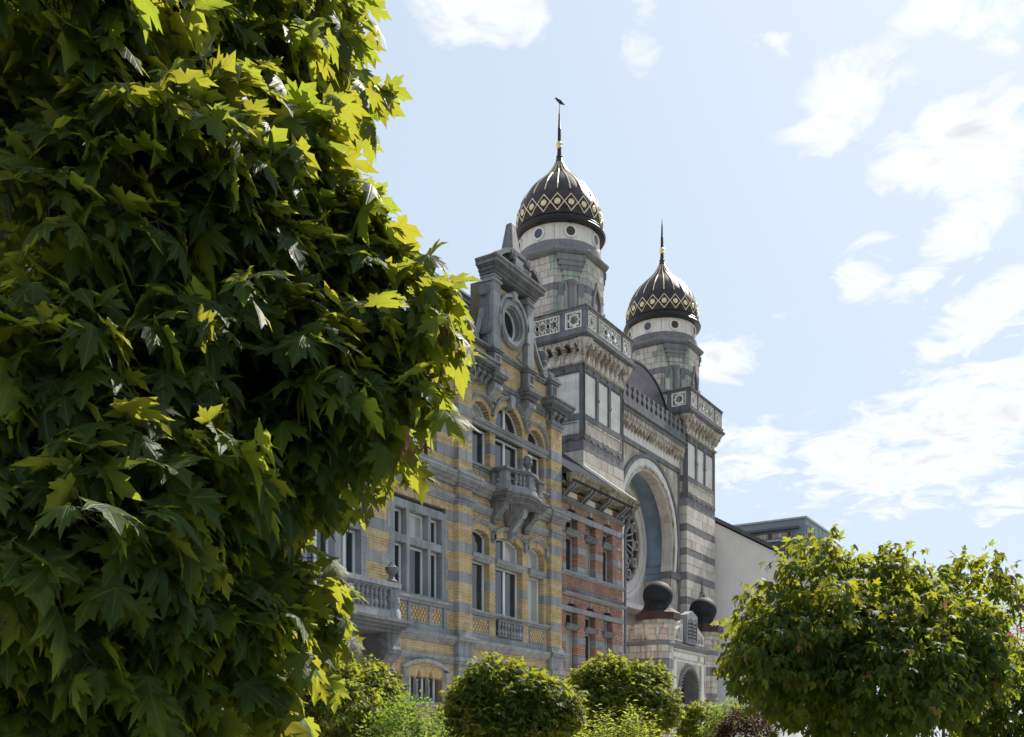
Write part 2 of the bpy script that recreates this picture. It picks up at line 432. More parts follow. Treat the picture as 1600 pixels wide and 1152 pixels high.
class MB:
    """collects geometry; build() links it as ONE mesh object"""

    def __init__(self, M4=None):
        self.v, self.f, self.M = [], [], M4

    def pts(self, ps):
        n = len(self.v)
        if self.M is not None:
            m = self.M
            self.v += [tuple(m @ Vector(p)) for p in ps]
        else:
            self.v += [tuple(p) for p in ps]
        return n

    def box(self, x0, x1, y0, y1, z0, z1, back=True):
        n = self.pts([(x0, y0, z0), (x1, y0, z0), (x1, y1, z0), (x0, y1, z0), (x0, y0, z1), (x1, y0, z1), (x1, y1, z1), (x0, y1, z1)])
        fs = [(0, 3, 2, 1), (4, 5, 6, 7), (0, 1, 5, 4), (1, 2, 6, 5), (3, 0, 4, 7)]
        if back:
            fs.append((2, 3, 7, 6))
        self.f += [tuple(n + i for i in q) for q in fs]
        return self

    def extr(self, poly, t0, t1, axis='y', caps=True):
        """poly = 2-D outline; axis y: (x,z) along y; x: (y,z) along x; z: (x,y) along z"""
        k = len(poly)
        if axis == 'y':
            P = [(a, t0, b) for a, b in poly] + [(a, t1, b) for a, b in poly]
        elif axis == 'x':
            P = [(t0, a, b) for a, b in poly] + [(t1, a, b) for a, b in poly]
        else:
            P = [(a, b, t0) for a, b in poly] + [(a, b, t1) for a, b in poly]
        n = self.pts(P)
        for i in range(k):
            j = (i + 1) % k
            self.f.append((n + i, n + j, n + k + j, n + k + i))
        if caps:
            tr = tessellate_polygon([[Vector((a, b, 0)) for a, b in poly]])
            for a, b, c in tr:
                self.f.append((n + a, n + b, n + c))
                self.f.append((n + k + c, n + k + b, n + k + a))
        return self

    def ring(self, outer, inner, t0, t1, axis='y', closed=True):
        """solid between two outlines of equal count"""
        k = len(outer)
        mp = {'y': lambda p, t: (p[0], t, p[1]), 'x': lambda p, t: (t, p[0], p[1]), 'z': lambda p, t: (p[0], p[1], t)}[axis]
        n = self.pts([mp(p, t0) for p in outer] + [mp(p, t0) for p in inner] + [mp(p, t1) for p in outer] + [mp(p, t1) for p in inner])
        o0, i0, o1, i1 = n, n + k, n + 2 * k, n + 3 * k
        for i in range(k if closed else k - 1):
            j = (i + 1) % k
            self.f += [(o0 + i, o0 + j, i0 + j, i0 + i), (o1 + j, o1 + i, i1 + i, i1 + j), (o0 + j, o0 + i, o1 + i, o1 + j), (i0 + i, i0 + j, i1 + j, i1 + i)]
        if not closed:
            for a in (0, k - 1):
                self.f.append((o0 + a, i0 + a, i1 + a, o1 + a))
        return self

    def lathe(self, prof, n=24, c=(0, 0, 0), a0=0.0):
        k = len(prof)
        P = []
        for i in range(n):
            a = a0 + 2 * math.pi * i / n
            ca, sa = math.cos(a), math.sin(a)
            P += [(c[0] + r * ca, c[1] + r * sa, c[2] + z) for r, z in prof]
        b = self.pts(P)
        for i in range(n):
            j = (i + 1) % n
            for q in range(k - 1):
                self.f.append((b + i * k + q, b + j * k + q, b + j * k + q + 1, b + i * k + q + 1))
        for q, rev in ((0, True), (k - 1, False)):
            if prof[q][0] > 1e-4:
                loop = [b + i * k + q for i in range(n)]
                self.f.append(tuple(reversed(loop)) if rev else tuple(loop))
        return self

    def tube(self, path, rads, n=6, cap=True):
        if isinstance(rads, (int, float)):
            rads = [rads] * len(path)
        path = [Vector(p) for p in path]
        P = []
        for i, p in enumerate(path):
            d = (path[min(i + 1, len(path) - 1)] - path[max(i - 1, 0)])
            d = d.normalized() if d.length > 1e-9 else Vector((0, 0, 1))
            u = d.cross(Vector((0, 0, 1)))
            if u.length < 1e-3:
                u = Vector((1, 0, 0))
            u.normalize()
            w = d.cross(u)
            P += [tuple(p + (u * math.cos(2 * math.pi * q / n) + w * math.sin(2 * math.pi * q / n)) * rads[i]) for q in range(n)]
        b = self.pts(P)
        for i in range(len(path) - 1):
            for q in range(n):
                r = (q + 1) % n
                self.f.append((b + i * n + q, b + i * n + r, b + (i + 1) * n + r, b + (i + 1) * n + q))
        if cap:
            self.f.append(tuple(b + q for q in reversed(range(n))))
            self.f.append(tuple(b + (len(path) - 1) * n + q for q in range(n)))
        return self

    def mesh(self, name, mat, smooth=False):
        me = bpy.data.meshes.new(name)
        me.from_pydata(self.v, [], self.f)
        me.update()
        fix_normals(me)
        if mat is not None:
            me.materials.append(mat)
        if smooth:
            me.polygons.foreach_set("use_smooth", [True] * len(me.polygons))
            me.set_sharp_from_angle(angle=R(38))
        return me

    def build(self, name, mat, parent=None, smooth=False):
        return link(name, self.mesh(name, mat, smooth), parent)


def fix_normals(me):
    import bmesh
    if len(me.polygons) > 20000:
        return
    bm = bmesh.new()
    bm.from_mesh(me)
    bmesh.ops.recalc_face_normals(bm, faces=bm.faces)
    bm.to_mesh(me)
    bm.free()


def link(name, me, parent=None, basis=None):
    o = bpy.data.objects.new(name, me)
    COL.objects.link(o)
    if parent is not None:
        o.parent = parent
        if parent.type == 'EMPTY' and parent.parent is None:
            o.matrix_parent_inverse = Matrix.Translation(-Vector(parent.location))
    if basis is not None:
        o.matrix_basis = basis
    return o


def thing(name, label, cat, loc, group=None):
    o = bpy.data.objects.new(name, None)
    o.empty_display_size = 0.3
    COL.objects.link(o)
    o.location = loc
    o['label'] = label
    o['category'] = cat
    if group:
        o['group'] = group
    return o


def struct(o):
    o['kind'] = 'structure'
    return o


def stuff(o):
    o['kind'] = 'stuff'
    return o


def T(x, y, z):
    return Matrix.Translation((x, y, z))


def face_frame(cx, cy, ang):
    """frame of a wall whose outward normal points at angle ang (degrees, world): local x along it, local -y outwards"""
    return T(cx, cy, 0) @ Matrix.Rotation(R(ang + 90), 4, 'Z')


SIDE = lambda x, y: face_frame(x, y, 180)      # wall looking towards -X; local x runs towards -Y

_unit = {}


def unit_box(mat):
    if mat.name not in _unit:
        mb = MB()
        e = 0.5
        mb.box(-e, e, -e, e, -e, e)
        _unit[mat.name] = mb.mesh("stone", mat)
    return _unit[mat.name]


def block(name, mat, parent, x0, x1, y0, y1, z0, z1, F=None):
    B = T((x0 + x1) / 2, (y0 + y1) / 2, (z0 + z1) / 2) @ Matrix.Diagonal((x1 - x0, y1 - y0, z1 - z0, 1))
    return link(name, unit_box(mat), parent, (F @ B) if F is not None else B)


def arc_pts(cx, cz, r, a0, a1, n):
    return [(cx + r * math.cos(R(a0 + (a1 - a0) * i / n)), cz + r * math.sin(R(a0 + (a1 - a0) * i / n))) for i in range(n + 1)]


def seg_circle(x0, x1, zs, rise):
    """circle through the two spring points with the given rise -> cx, cz, r, a0, a1 (deg, right to left)"""
    w = (x1 - x0) / 2
    r = (w * w + rise * rise) / (2 * rise)
    cx, cz = (x0 + x1) / 2, zs + rise - r
    a = math.degrees(math.atan2(zs - cz, w))
    return cx, cz, r, a, 180 - a


def outline(x0, x1, z0, zs, rise, n=12):
    if rise <= 0:
        return [(x0, z0), (x1, z0), (x1, zs), (x0, zs)]
    return [(x0, z0), (x1, z0)] + arc_pts(*seg_circle(x0, x1, zs, rise)[:3], *seg_circle(x0, x1, zs, rise)[3:], n)


class Opening:
    def __init__(self, x0, x1, z0, zs, rise=0.0):
        self.x0, self.x1, self.z0, self.zs, self.rise = x0, x1, z0, zs, rise

    def span(self, z):
        if z < self.z0 or z > self.zs + self.rise:
            return None
        if z <= self.zs or self.rise <= 0:
            return (self.x0, self.x1)
        cx, cz, r, _, _ = seg_circle(self.x0, self.x1, self.zs, self.rise)
        q = r * r - (z - cz) ** 2
        if q <= 0:
            return None
        h = math.sqrt(q)
        return (max(self.x0, cx - h), min(self.x1, cx + h))


def runs(x0, x1, z, ops):
    cuts = sorted(s for s in (o.span(z) for o in ops) if s)
    out, x = [], x0
    for a, b in cuts:
        if a > x + 0.02:
            out.append((x, min(a, x1)))
        x = max(x, b)
    if x < x1 - 0.02:
        out.append((x, x1))
    return [(a, b) for a, b in out if b - a > 0.02]


def brick_zone(bricks, mort, x0, x1, z0, z1, yf, ops, depth=0.26, limit=None, L=0.215, H=0.072):
    n = max(1, round((z1 - z0) / H))
    h = (z1 - z0) / n
    for i in range(n):
        za, zb = z0 + i * h, z0 + (i + 1) * h
        zm = (za + zb) / 2
        a0, b0 = (x0, x1) if limit is None else limit(zm)
        for a, b in runs(a0, b0, zm, ops):
            mort.box(a + 0.004, b - 0.004, yf + 0.007, yf + depth, za, zb, back=False)
            x = a - (L / 2 if i % 2 else 0.0)
            x -= random.uniform(0, 0.01)
            while x < b - 0.01:
                p, q = max(x, a), min(x + L - 0.009, b)
                if q - p > 0.02:
                    j = random.uniform(-0.0035, 0.0035)
                    bricks.box(p, q, yf + j, yf + depth - 0.01, za + 0.0065, zb - 0.0065, back=False)
                x += L


def stone_band(parent, mat, x0, x1, z0, z1, yf, ops, depth=0.27, L=0.72, proud=0.006, name="stone", F=None):
    zm = (z0 + z1) / 2
    for a, b in runs(x0, x1, zm, ops):
        n = max(1, round((b - a) / L))
        w = (b - a) / n
        for i in range(n):
            block(name, mat, parent, a + i * w + 0.002, a + (i + 1) * w - 0.002, yf - proud - random.uniform(0, 0.003), yf + depth, z0, z1, F)


def moulding(name, mat, parent, x0, x1, yw, prof, F=None):
    """prof: list of (projection, z); runs along local x in front of wall plane yw"""
    poly = [(yw - p, z) for p, z in prof]
    poly += [(yw + 0.05, prof[-1][1]), (yw + 0.05, prof[0][1])]
    return MB(F).extr(poly, x0, x1, 'x').build(name, mat, parent)


def cornice_prof(z0, z1, p):
    h = z1 - z0
    return [(0.02, z0), (p * 0.30, z0 + 0.02 * h), (p * 0.34, z0 + 0.22 * h), (p * 0.62, z0 + 0.30 * h), (p * 0.66, z0 + 0.48 * h), (p * 0.93, z0 + 0.55 * h), (p * 0.95, z0 + 0.78 * h), (p, z0 + 0.82 * h), (p, z0 + 0.93 * h), (0.04, z1)]


def voussoirs(parent, mat_list, cx, cz, r0, r1, a0, a1, n, y0, y1, name="brick", join=False, joined_name="arch_bricks"):
    """arch of wedge pieces"""
    mb = MB() if join else None
    for i in range(n):
        p, q = a0 + (a1 - a0) * i / n, a0 + (a1 - a0) * (i + 1) / n
        g = (a1 - a0) / n * 0.05
        m_ = mb if join else MB()
        m_.ring(arc_pts(cx, cz, r1, p + g, q - g, 2), arc_pts(cx, cz, r0, p + g, q - g, 2), y0 + random.uniform(-.002, .002), y1, closed=False)
        if not join:
            m_.build(name, mat_list[i % len(mat_list)], parent)
    if join:
        return stuff(mb.build(joined_name, mat_list[0], parent))


def window(parent, x0, x1, z0, zs, rise, y, leaves=1, fw=0.075, mat=None, gmat=None, name="window", bars=(), F=None):
    """framed window: the part's mesh is its frame, each pane a sub-part"""
    mat = mat or M['frame_paint']
    gmat = gmat or M['glass']
    n = 14
    mb = MB(F)
    o = outline(x0, x1, z0, zs, rise, n)
    if rise > 0:
        i_ = outline(x0 + fw, x1 - fw, z0 + fw, zs, max(0.02, rise - fw * 0.8), n)
    else:
        i_ = outline(x0 + fw, x1 - fw, z0 + fw, zs - fw, 0)
    mb.ring(o, i_, y, y + 0.07)
    xs = [x0 + (x1 - x0) * k / leaves for k in range(leaves + 1)]
    op = Opening(x0 + fw, x1 - fw, z0, zs if rise > 0 else zs - fw, max(0, rise - fw * 0.8))
    for x in xs[1:-1]:
        if rise > 0:
            cx, cz, r, _, _ = seg_circle(x0 + fw, x1 - fw, zs, max(0.02, rise - fw * 0.8))
            zt = cz + math.sqrt(max(0.0, r * r - (x - cx) ** 2))
        else:
            zt = zs - fw
        mb.box(x - fw * 0.7, x + fw * 0.7, y - 0.012, y + 0.068, z0 + fw, zt)
    for zb in bars:
        mb.box(x0 + fw, x1 - fw, y + 0.004, y + 0.066, zb - 0.03, zb + 0.03)
    w = mb.build(name, mat, parent)
    for k in range(leaves):
        a = xs[k] + (fw if k == 0 else fw * 0.7)
        b = xs[k + 1] - (fw if k == leaves - 1 else fw * 0.7)
        zb = z0 + fw
        pts = [(a, zb), (b, zb)]
        if rise > 0:
            cx, cz, r, _, _ = seg_circle(x0 + fw, x1 - fw, zs, max(0.02, rise - fw * 0.8))
            for q in range(9):
                x = b + (a - b) * q / 8
                pts.append((x, cz + math.sqrt(max(0.0, r * r - (x - cx) ** 2))))
        else:
            pts += [(b, zs - fw), (a, zs - fw)]
        tilt = random.uniform(-0.006, 0.006)
        pm = MB(F)
        pm.extr(pts, y + 0.035 + tilt, y + 0.05 + tilt)
        pm.build("pane", M['pale_reflection_glass'] if gmat is M['glass'] and random.random() < .18 else gmat, w)
    return w


_bal = {}


def baluster_mesh(h, r, mat):
    key = (round(h, 3), round(r, 3), mat.name)
    if key not in _bal:
        p = [(0.9, 0), (0.9, .07), (.55, .10), (.62, .16), (.85, .28), (.8, .38), (.45, .47), (.62, .50), (.62, .54), (.42, .57), (.62, .68), (.72, .78), (.5, .88), (.55, .9), (.9, .93), (.9, 1)]
        _bal[key] = MB().lathe([(a * r, b * h) for a, b in p], 10).mesh("baluster", mat, True)
    return _bal[key]

# ------------------------------------------------------------------ ground
def ground():
    mb = MB()
    mb.box(-600, 900, -700, 800, -0.6, -0.12)
    struct(mb.build("ground", M['lawn_soil']))
    mb = MB()
    mb.box(-300, 400, 14.6, 17.3, -0.118, 0.0)
    struct(mb.build("pavement", M['paving']))
    mb = MB()
    mb.box(-300, 400, 14.42, 14.597, -0.118, 0.0)
    struct(mb.build("kerb", M['bluestone']))
    mb = MB()
    mb.box(-300, 400, 7.0, 14.418, -0.4, -0.116)
    struct(mb.build("road", M['asphalt']))
    mb = MB()
    mb.box(-60, 90, -40.0, 6.4, -0.4, -0.112)
    struct(mb.build("lawn", M['lawn']))


ground()

# ------------------------------------------------------------------ yellow brick house
YW = 17.56           # wall plane; pilasters stand at 17.40
YP = 17.40
house = thing("yellow_brick_house", "yellow brick mansion with grey stone bands, round oculus gable and stone balconies", "house", (19.0, 17.6, 0))


class Circle:
    def __init__(self, cx, cz, r):
        self.cx, self.cz, self.r = cx, cz, r

    def span(self, z):
        q = self.r ** 2 - (z - self.cz) ** 2
        if q <= 0:
            return None
        h = math.sqrt(q)
        return (self.cx - h, self.cx + h)


def stack(name, mat, parent, x0, x1, y0, y1, steps, F=None):
    """stepped block: steps = [(z0, z1, projection)] growing on front and both sides"""
    mb = MB(F)
    for i, (za, zb, p) in enumerate(steps):
        mb.box(x0 - p, x1 + p, y0 - p, y1 + (0.001 * i), za + 0.0005, zb)
    return mb.build(name, mat, parent)


def cornice_steps(z0, z1, p):
    h = z1 - z0
    s = [(0.0, .18, .22), (.18, .24, .36), (.24, .42, .42), (.42, .52, .62), (.52, .78, .88), (.78, .86, .94), (.86, 1.0, 1.0)]
    return [(z0 + a * h, z0 + b * h, p * q) for a, b, q in s]


def console(parent, xc, w, yw, proj, z0, z1, mat, name="bracket", scroll=True, F=None):
    h = z1 - z0
    poly = [(yw + 0.03, z1), (yw - proj, z1), (yw - proj * 1.02, z1 - 0.16 * h)]
    for i in range(1, 9):
        t = i / 8
        poly.append((yw - proj * ((1 - t) ** 1.5 * 0.95 + 0.16 * math.sin(math.pi * t) * (1 - t) + 0.08), z1 - 0.16 * h - 0.84 * h * t ** 0.85))
    poly.append((yw + 0.03, z0))
    mb = MB(F).extr(poly, xc - w / 2, xc + w / 2, 'x')
    if scroll:
        r = 0.17 * h
        c = [(yw - proj + r * 0.85 + r * math.cos(R(a)), z1 - 0.05 * h - r + r * math.sin(R(a))) for a in range(0, 360, 30)]
        mb.extr(c, xc - w / 2 - 0.018, xc + w / 2 + 0.018, 'x')
        r2 = r * 0.45
        c = [(yw - proj + r * 0.85 + r2 * math.cos(R(a)), z1 - 0.05 * h - r + r2 * math.sin(R(a))) for a in range(0, 360, 45)]
        mb.extr(c, xc - w / 2 - 0.035, xc + w / 2 + 0.035, 'x')
        r3 = 0.09 * h
        c = [(yw - 0.16 * proj - r3 * 0.3 + r3 * math.cos(R(a)), z0 + r3 * 1.1 + r3 * math.sin(R(a))) for a in range(0, 360, 45)]
        mb.extr(c, xc - w / 2 - 0.012, xc + w / 2 + 0.012, 'x')
    return mb.build(name, mat, parent)


def yellow_house():
    BS, DB, YB = M['bluestone'], M['dark_bluestone'], M['yellow_brick']
    core = MB()
    core.box(7.0, 30.9, 17.86, 26.0, -0.1, 13.6)
    core.box(26.52, 28.86, 17.73, 18.2, 13.6, 16.5)
    wall = core.build("wall", M['yellow_mortar'], house)
    bk, mo = MB(), MB()

    # ---------- openings
    bayL1, bayC1, bayR1 = Opening(25.62, 26.65, 6.13, 8.47, 0.18), Opening(26.98, 28.60, 6.13, 8.45, 0.21), Opening(28.97, 29.98, 6.13, 8.47, 0.18)
    bayL2, bayC2, bayR2 = Opening(25.62, 26.68, 10.6, 12.05, 0.53), Opening(26.97, 28.61, 10.6, 12.05, 0.82), Opening(28.92, 29.98, 10.6, 12.05, 0.53)
    bayG = [Opening(25.7, 26.6, 3.2, 3.95, 0.15), Opening(27.0, 28.6, 3.2, 3.95, 0.2), Opening(29.0, 29.9, 3.2, 3.95, 0.15)]
    cross = [Opening(21.73, 24.32, 6.13, 8.75), Opening(13.7, 16.3, 6.13, 8.75)]
    door = Opening(17.3, 20.74, 5.2, 8.75)
    up = [Opening(22.84, 23.88, 10.6, 12.05, 0.52), Opening(21.6, 22.5, 10.6, 12.05, 0.45), Opening(18.3, 19.8, 10.6, 12.05, 0.75), Opening(15.0, 16.0, 10.6, 12.05, 0.5), Opening(13.8, 14.7, 10.6, 12.05, 0.45)]
    gf = [Opening(22.44, 24.14, 3.22, 3.93, 0.16), Opening(12.0, 13.5, 2.0, 3.93, 0.16), Opening(15.6, 16.9, 3.22, 3.93, 0.16), Opening(8.6, 10.2, 2.0, 3.93, 0.16)]
    portal = Opening(18.2, 19.9, 0.0, 3.2, 0.5)
    ocul = Circle(27.70, 15.47, 0.66)
    bay = [bayL1, bayC1, bayR1, bayL2, bayC2, bayR2] + bayG
    left = cross + [door, portal] + up + gf
    low_b = [(6.84, 7.14), (7.73, 8.03), (8.59, 8.90)]
    up_b = [(10.46, 10.79), (11.13, 11.45), (11.80, 12.12)]

    # ---------- brickwork, bay between the pilasters
    for za, zb in [(0.9, 4.38), (4.60, 4.94), (5.41, 5.98), (6.13, 6.84), (7.14, 7.72), (7.90, 9.13), (9.39, 9.65), (10.23, 10.46), (10.60, 11.13), (11.45, 11.80), (12.0, 13.18)]:
        brick_zone(bk, mo, 25.45, 30.22, za, zb, YW, bay)
    for za, zb in [(6.84, 7.14), (7.72, 7.90), (11.13, 11.45)]:
        stone_band(house, BS, 25.45, 30.22, za, zb, YW, bay, L=0.5)
    brick_zone(bk, mo, 25.0, 30.3, 13.52, 14.27, YW, [])
    # gable
    def lim(z):
        t = max(0.0, min(1.0, (15.75 - z) / 1.35))
        e = 0.78 * t ** 1.6 if z < 15.75 else 0.0
        return (26.5, 28.9 + e)
    brick_zone(bk, mo, 26.5, 28.9, 14.38, 16.45, 17.5, [ocul], depth=0.2, limit=lim)
    # pilasters
    for a, b in ((24.74, 25.45), (30.22, 30.94), (12.6, 13.3)):
        for za, zb in [(5.41, 5.95), (6.23, 6.84), (7.14, 7.73), (8.03, 8.59), (8.90, 9.13), (9.39, 9.65), (10.23, 10.46), (10.79, 11.13), (11.45, 11.80), (12.12, 12.87)]:
            brick_zone(bk, mo, a, b, za, zb, YP, [], depth=0.45)
        for za, zb in [(5.95, 6.23)] + low_b + up_b:
            stone_band(house, BS, a, b, za, zb, YP, [], depth=0.42, L=0.36)
        stack("pilaster_base", BS, house, a, b, YP, 17.8, [(5.2, 5.3, .07), (5.3, 5.36, .05), (5.36, 5.41, .025)])
        stack("pilaster_base", BS, house, a, b, YP, 17.8, [(10.02, 10.16, .06), (10.16, 10.23, .025)])
        stack("pilaster_capital", BS, house, a, b, YP, 17.8, [(12.87, 12.93, .03), (12.93, 13.0, .015), (13.0, 13.06, .06), (13.06, 13.10, .08)])
        stack("pilaster_pier", BS, house, a, b, YP, 17.8, [(0.0, 3.9, .05), (3.9, 4.05, .03), (4.05, 4.38, .015), (4.38, 4.48, .07), (4.48, 4.6, .10), (4.6, 4.94, .03)])
    # left part of the front
    for xa, xb in ((13.3, 24.74), (7.0, 12.6)):
        for za, zb in [(0.9, 4.38), (4.60, 4.94), (5.41, 5.95), (6.23, 6.84), (7.14, 7.73), (8.03, 8.59), (8.90, 9.13), (9.39, 9.65), (10.23, 10.46), (10.79, 11.13), (11.45, 11.80), (12.12, 12.95)]:
            brick_zone(bk, mo, xa, xb, za, zb, YW, left)
        for za, zb in [(5.95, 6.23)] + low_b + up_b:
            stone_band(house, BS, xa, xb, za, zb, YW, left, L=0.8 if xa > 13 else 1.6)
        moulding("string_course", BS, house, xa, xb, YW, [(0.0, 12.95), (0.03, 12.96), (0.03, 13.05), (0.07, 13.09), (0.0, 13.12)])
    for xa, xb in ((25.45, 30.22),):
        for z0_, z1_, pr in ((4.38, 4.60, 0.10), (9.13, 9.39, 0.11)):
            moulding("string_course", BS, house, xa, xb, YW, cornice_prof(z0_, z1_, pr))
    for xa, xb in ((13.3, 24.74), (7.0, 12.6)):
        for z0_, z1_, pr in ((4.38, 4.60, 0.10), (9.13, 9.39, 0.11)):
            moulding("string_course", BS, house, xa, xb, YW, cornice_prof(z0_, z1_, pr))
    for a, b in ((24.74, 25.45), (30.22, 30.94), (12.6, 13.3)):
        stack("string_course", BS, house, a, b, YP, 17.8, [(9.13, 9.2, .02), (9.2, 9.3, .05), (9.3, 9.39, .10)])
    # big cornices over the storeys
    for z0_, z1_, pr, nm in ((4.94, 5.20, 0.24, "cornice"), (9.65, 10.02, 0.34, "cornice")):
        for xa, xb in ((7.0, 12.5), (13.4, 24.66), (25.53, 30.14)):
            moulding(nm, BS, house, xa, xb, YW, cornice_prof(z0_, z1_, pr))
        for a, b in ((24.74, 25.45), (30.22, 30.94), (12.6, 13.3)):
            stack(nm, BS, house, a, b, YP, 17.8, cornice_steps(z0_, z1_, pr * 0.8))
    # plinth courses above each cornice
    for xa, xb in ((7.0, 12.6), (13.3, 24.74), (25.45, 30.22)):
        stone_band(house, BS, xa, xb, 5.2, 5.41, YW - 0.03, [door] if xa > 13 and xb < 25 else [], L=1.1)
        stone_band(house, BS, xa, xb, 10.02, 10.23, YW - 0.03, [], L=1.2)
    block("plinth", BS, house, 7.0, 30.94, 17.32, 17.8, -0.1, 0.9)

    # ---------- bay, first floor
    moulding("window_sill", BS, house, 25.45, 30.22, YW, [(0.0, 5.98), (0.05, 5.99), (0.06, 6.04), (0.13, 6.06), (0.13, 6.12), (0.0, 6.14)])
    for op, lv, vx in ((bayL1, 1, 5), (bayC1, 2, 8), (bayR1, 1, 5)):
        window(house, op.x0 + 0.01, op.x1 - 0.01, 6.14, 7.70, 0, 17.77, lv)
        window(house, op.x0 + 0.01, op.x1 - 0.01, 7.90, op.zs, op.rise, 17.77, lv)
        moulding("transom", BS, house, op.x0 + 0.003, op.x1 - 0.003, YW + 0.02, [(0.0, 7.66), (0.05, 7.67), (0.05, 7.72), (0.11, 7.76), (0.11, 7.86), (0.02, 7.92), (-0.26, 7.92)])
        cx, cz, r, a0, a1 = seg_circle(op.x0, op.x1, op.zs, op.rise)
        n = vx * 3
        for i in range(n):
            p, q = a0 - 1 + (a1 - a0 + 2) * i / n, a0 - 1 + (a1 - a0 + 2) * (i + 1) / n
            st = (i in (n // 2,)) if vx == 5 else i in (7, 8, 15, 16)
            g = (q - p) * 0.04
            MB().ring(arc_pts(cx, cz, r + 0.21, p + g, q - g, 1), arc_pts(cx, cz, r - 0.002, p + g, q - g, 1), YW - 0.008 - random.uniform(0, .004), YW + 0.22, closed=False).build("brick" if not st else "stone", BS if st else YB, house)
        ho = arc_pts(cx, cz, r + 0.29, a0 - 2, a1 + 2, 14)
        hi = arc_pts(cx, cz, r + 0.21, a0 - 2, a1 + 2, 14)
        hm = MB().ring(ho, hi, YW - 0.09, YW + 0.05, closed=False)
        hm.ring(arc_pts(cx, cz, r + 0.31, a0 - 2, a1 + 2, 14), arc_pts(cx, cz, r + 0.27, a0 - 2, a1 + 2, 14), YW - 0.13, YW + 0.02, closed=False)
        for x in (op.x0 - 0.13, op.x1 + 0.13):
            hm.box(x - 0.08, x + 0.08, YW - 0.11, YW + 0.05, op.zs - 0.02, op.zs + 0.17)
            hm.box(x - 0.05, x + 0.05, YW - 0.08, YW + 0.05, op.zs - 0.1, op.zs - 0.02)
        hm.build("hood_mould", BS, house)
    # balustrade panel and lattice panels under the sills
    pn = MB()
    pn.box(26.98, 28.6, YW - 0.012, YW + 0.1, 5.42, 5.46)
    pn.build("balustrade_base", BS, house)
    block("shade_panel", M['interior'], house, 27.0, 28.6, YW - 0.006, YW + 0.05, 5.46, 5.97)  # flat dark plate: shade behind the balusters painted as colour, no real hollow
    for i in range(9):
        x = 27.09 + i * 0.175
        link("baluster", baluster_mesh(0.5, 0.085, BS), house, T(x, YW - 0.07, 5.46))
    def lattice(x0, x1, z0, z1):
        fr = MB()
        fr.ring([(x0, z0), (x1, z0), (x1, z1), (x0, z1)], [(x0 + .07, z0 + .07), (x1 - .07, z0 + .07), (x1 - .07, z1 - .07), (x0 + .07, z1 - .07)], YW - 0.035, YW + 0.05)
        f = fr.build("panel_frame", BS, house)
        lb = MB()
        nz = max(2, int((z1 - z0 - .14) / 0.085))
        h = (z1 - z0 - .14) / nz
        for k in range(nz):
            x = x0 + .07 + (0.075 if k % 2 else 0.0)
            while x < x1 - .1:
                lb.box(x + .012, min(x + .1, x1 - .07), YW - 0.028, YW + 0.03, z0 + .07 + k * h + .01, z0 + .07 + (k + 1) * h - .006)
                x += 0.15
        stuff(lb.build("lattice_bricks", YB, f))
    lattice(25.62, 26.6, 5.42, 5.96)
    lattice(29.0, 29.98, 5.42, 5.96)
    lattice(25.6, 26.4, 10.16, 10.44)

    # ---------- bay, second floor
    moulding("window_sill", BS, house, 25.45, 30.22, YW, [(0.0, 10.45), (0.05, 10.46), (0.06, 10.51), (0.13, 10.53), (0.13, 10.6), (0.0, 10.62)])
    for op, lv in ((bayL2, 1), (bayC2, 2), (bayR2, 1)):
        window(house, op.x0 + 0.01, op.x1 - 0.01, 10.61, 11.80, 0, 17.77, lv)
        window(house, op.x0 + 0.01, op.x1 - 0.01, 11.98, 12.05, op.rise, 17.77, lv)
    moulding("transom", BS, house, 25.45, 30.22, YW, [(-0.02, 11.78), (0.06, 11.79), (0.06, 11.83), (0.03, 11.84), (0.03, 11.91), (0.09, 11.93), (0.09, 11.98), (0.12, 11.99), (0.12, 12.02), (-0.02, 12.05)])
    for op, rb, rh, lo, hi_ in ((bayL2, 0.15, 0.07, 42, 180), (bayC2, 0.19, 0.085, 14, 166), (bayR2, 0.15, 0.07, 0, 138)):
        cx = (op.x0 + op.x1) / 2
        r = (op.x1 - op.x0) / 2
        n = int(r * (hi_ - lo) / 4.4) + 8
        voussoirs(house, [YB], cx, 12.05, r - 0.002, r + rb, lo, hi_, n * 1, YW - 0.01, YW + 0.22, join=True)
        hm = MB().ring(arc_pts(cx, 12.05, r + rb + rh, lo, hi_, 22), arc_pts(cx, 12.05, r + rb, lo, hi_, 22), YW - 0.08, YW + 0.05, closed=False)
        hm.ring(arc_pts(cx, 12.05, r + rb + rh + .015, lo, hi_, 22), arc_pts(cx, 12.05, r + rb + rh * .55, lo, hi_, 22), YW - 0.12, YW + 0.02, closed=False)
        hm.build("hood_mould", BS, house)
    MB().extr([(27.70, 12.80), (27.90, 12.80), (27.95, 13.2), (27.65, 13.2)], YW - 0.16, YW + 0.1).build("keystone", BS, house)
    # bow balcony in front of the middle window
    bal = MB()
    def bow(off):
        pts = [(26.62 - off, 17.55), (26.62 - off, 16.93 - off), (26.98, 16.93 - off)]
        for i in range(13):
            t = i / 12
            pts.append((27.0 + 1.5 * t, 16.93 - off - 0.22 * math.sin(math.pi * t) ** 0.8))
        pts += [(28.52, 16.93 - off), (28.88 + off, 16.93 - off), (28.88 + off, 17.55)]
        return pts
    for za, zb, off in ((9.60, 9.68, 0.0), (9.68, 9.74, .05), (9.74, 9.82, .11), (9.82, 9.88, .16), (9.88, 9.92, .04)):
        bal.extr(bow(off), za, zb, 'z')
    slab = bal.build("balcony", DB, house)
    pb = MB().ring(bow(0.0)[0:] , bow(-0.2), 9.92, 10.12, 'z', closed=False)
    pb.build("parapet_base", BS, slab)
    rl = MB().ring(bow(0.05), bow(-0.24), 10.56, 10.63, 'z', closed=False)
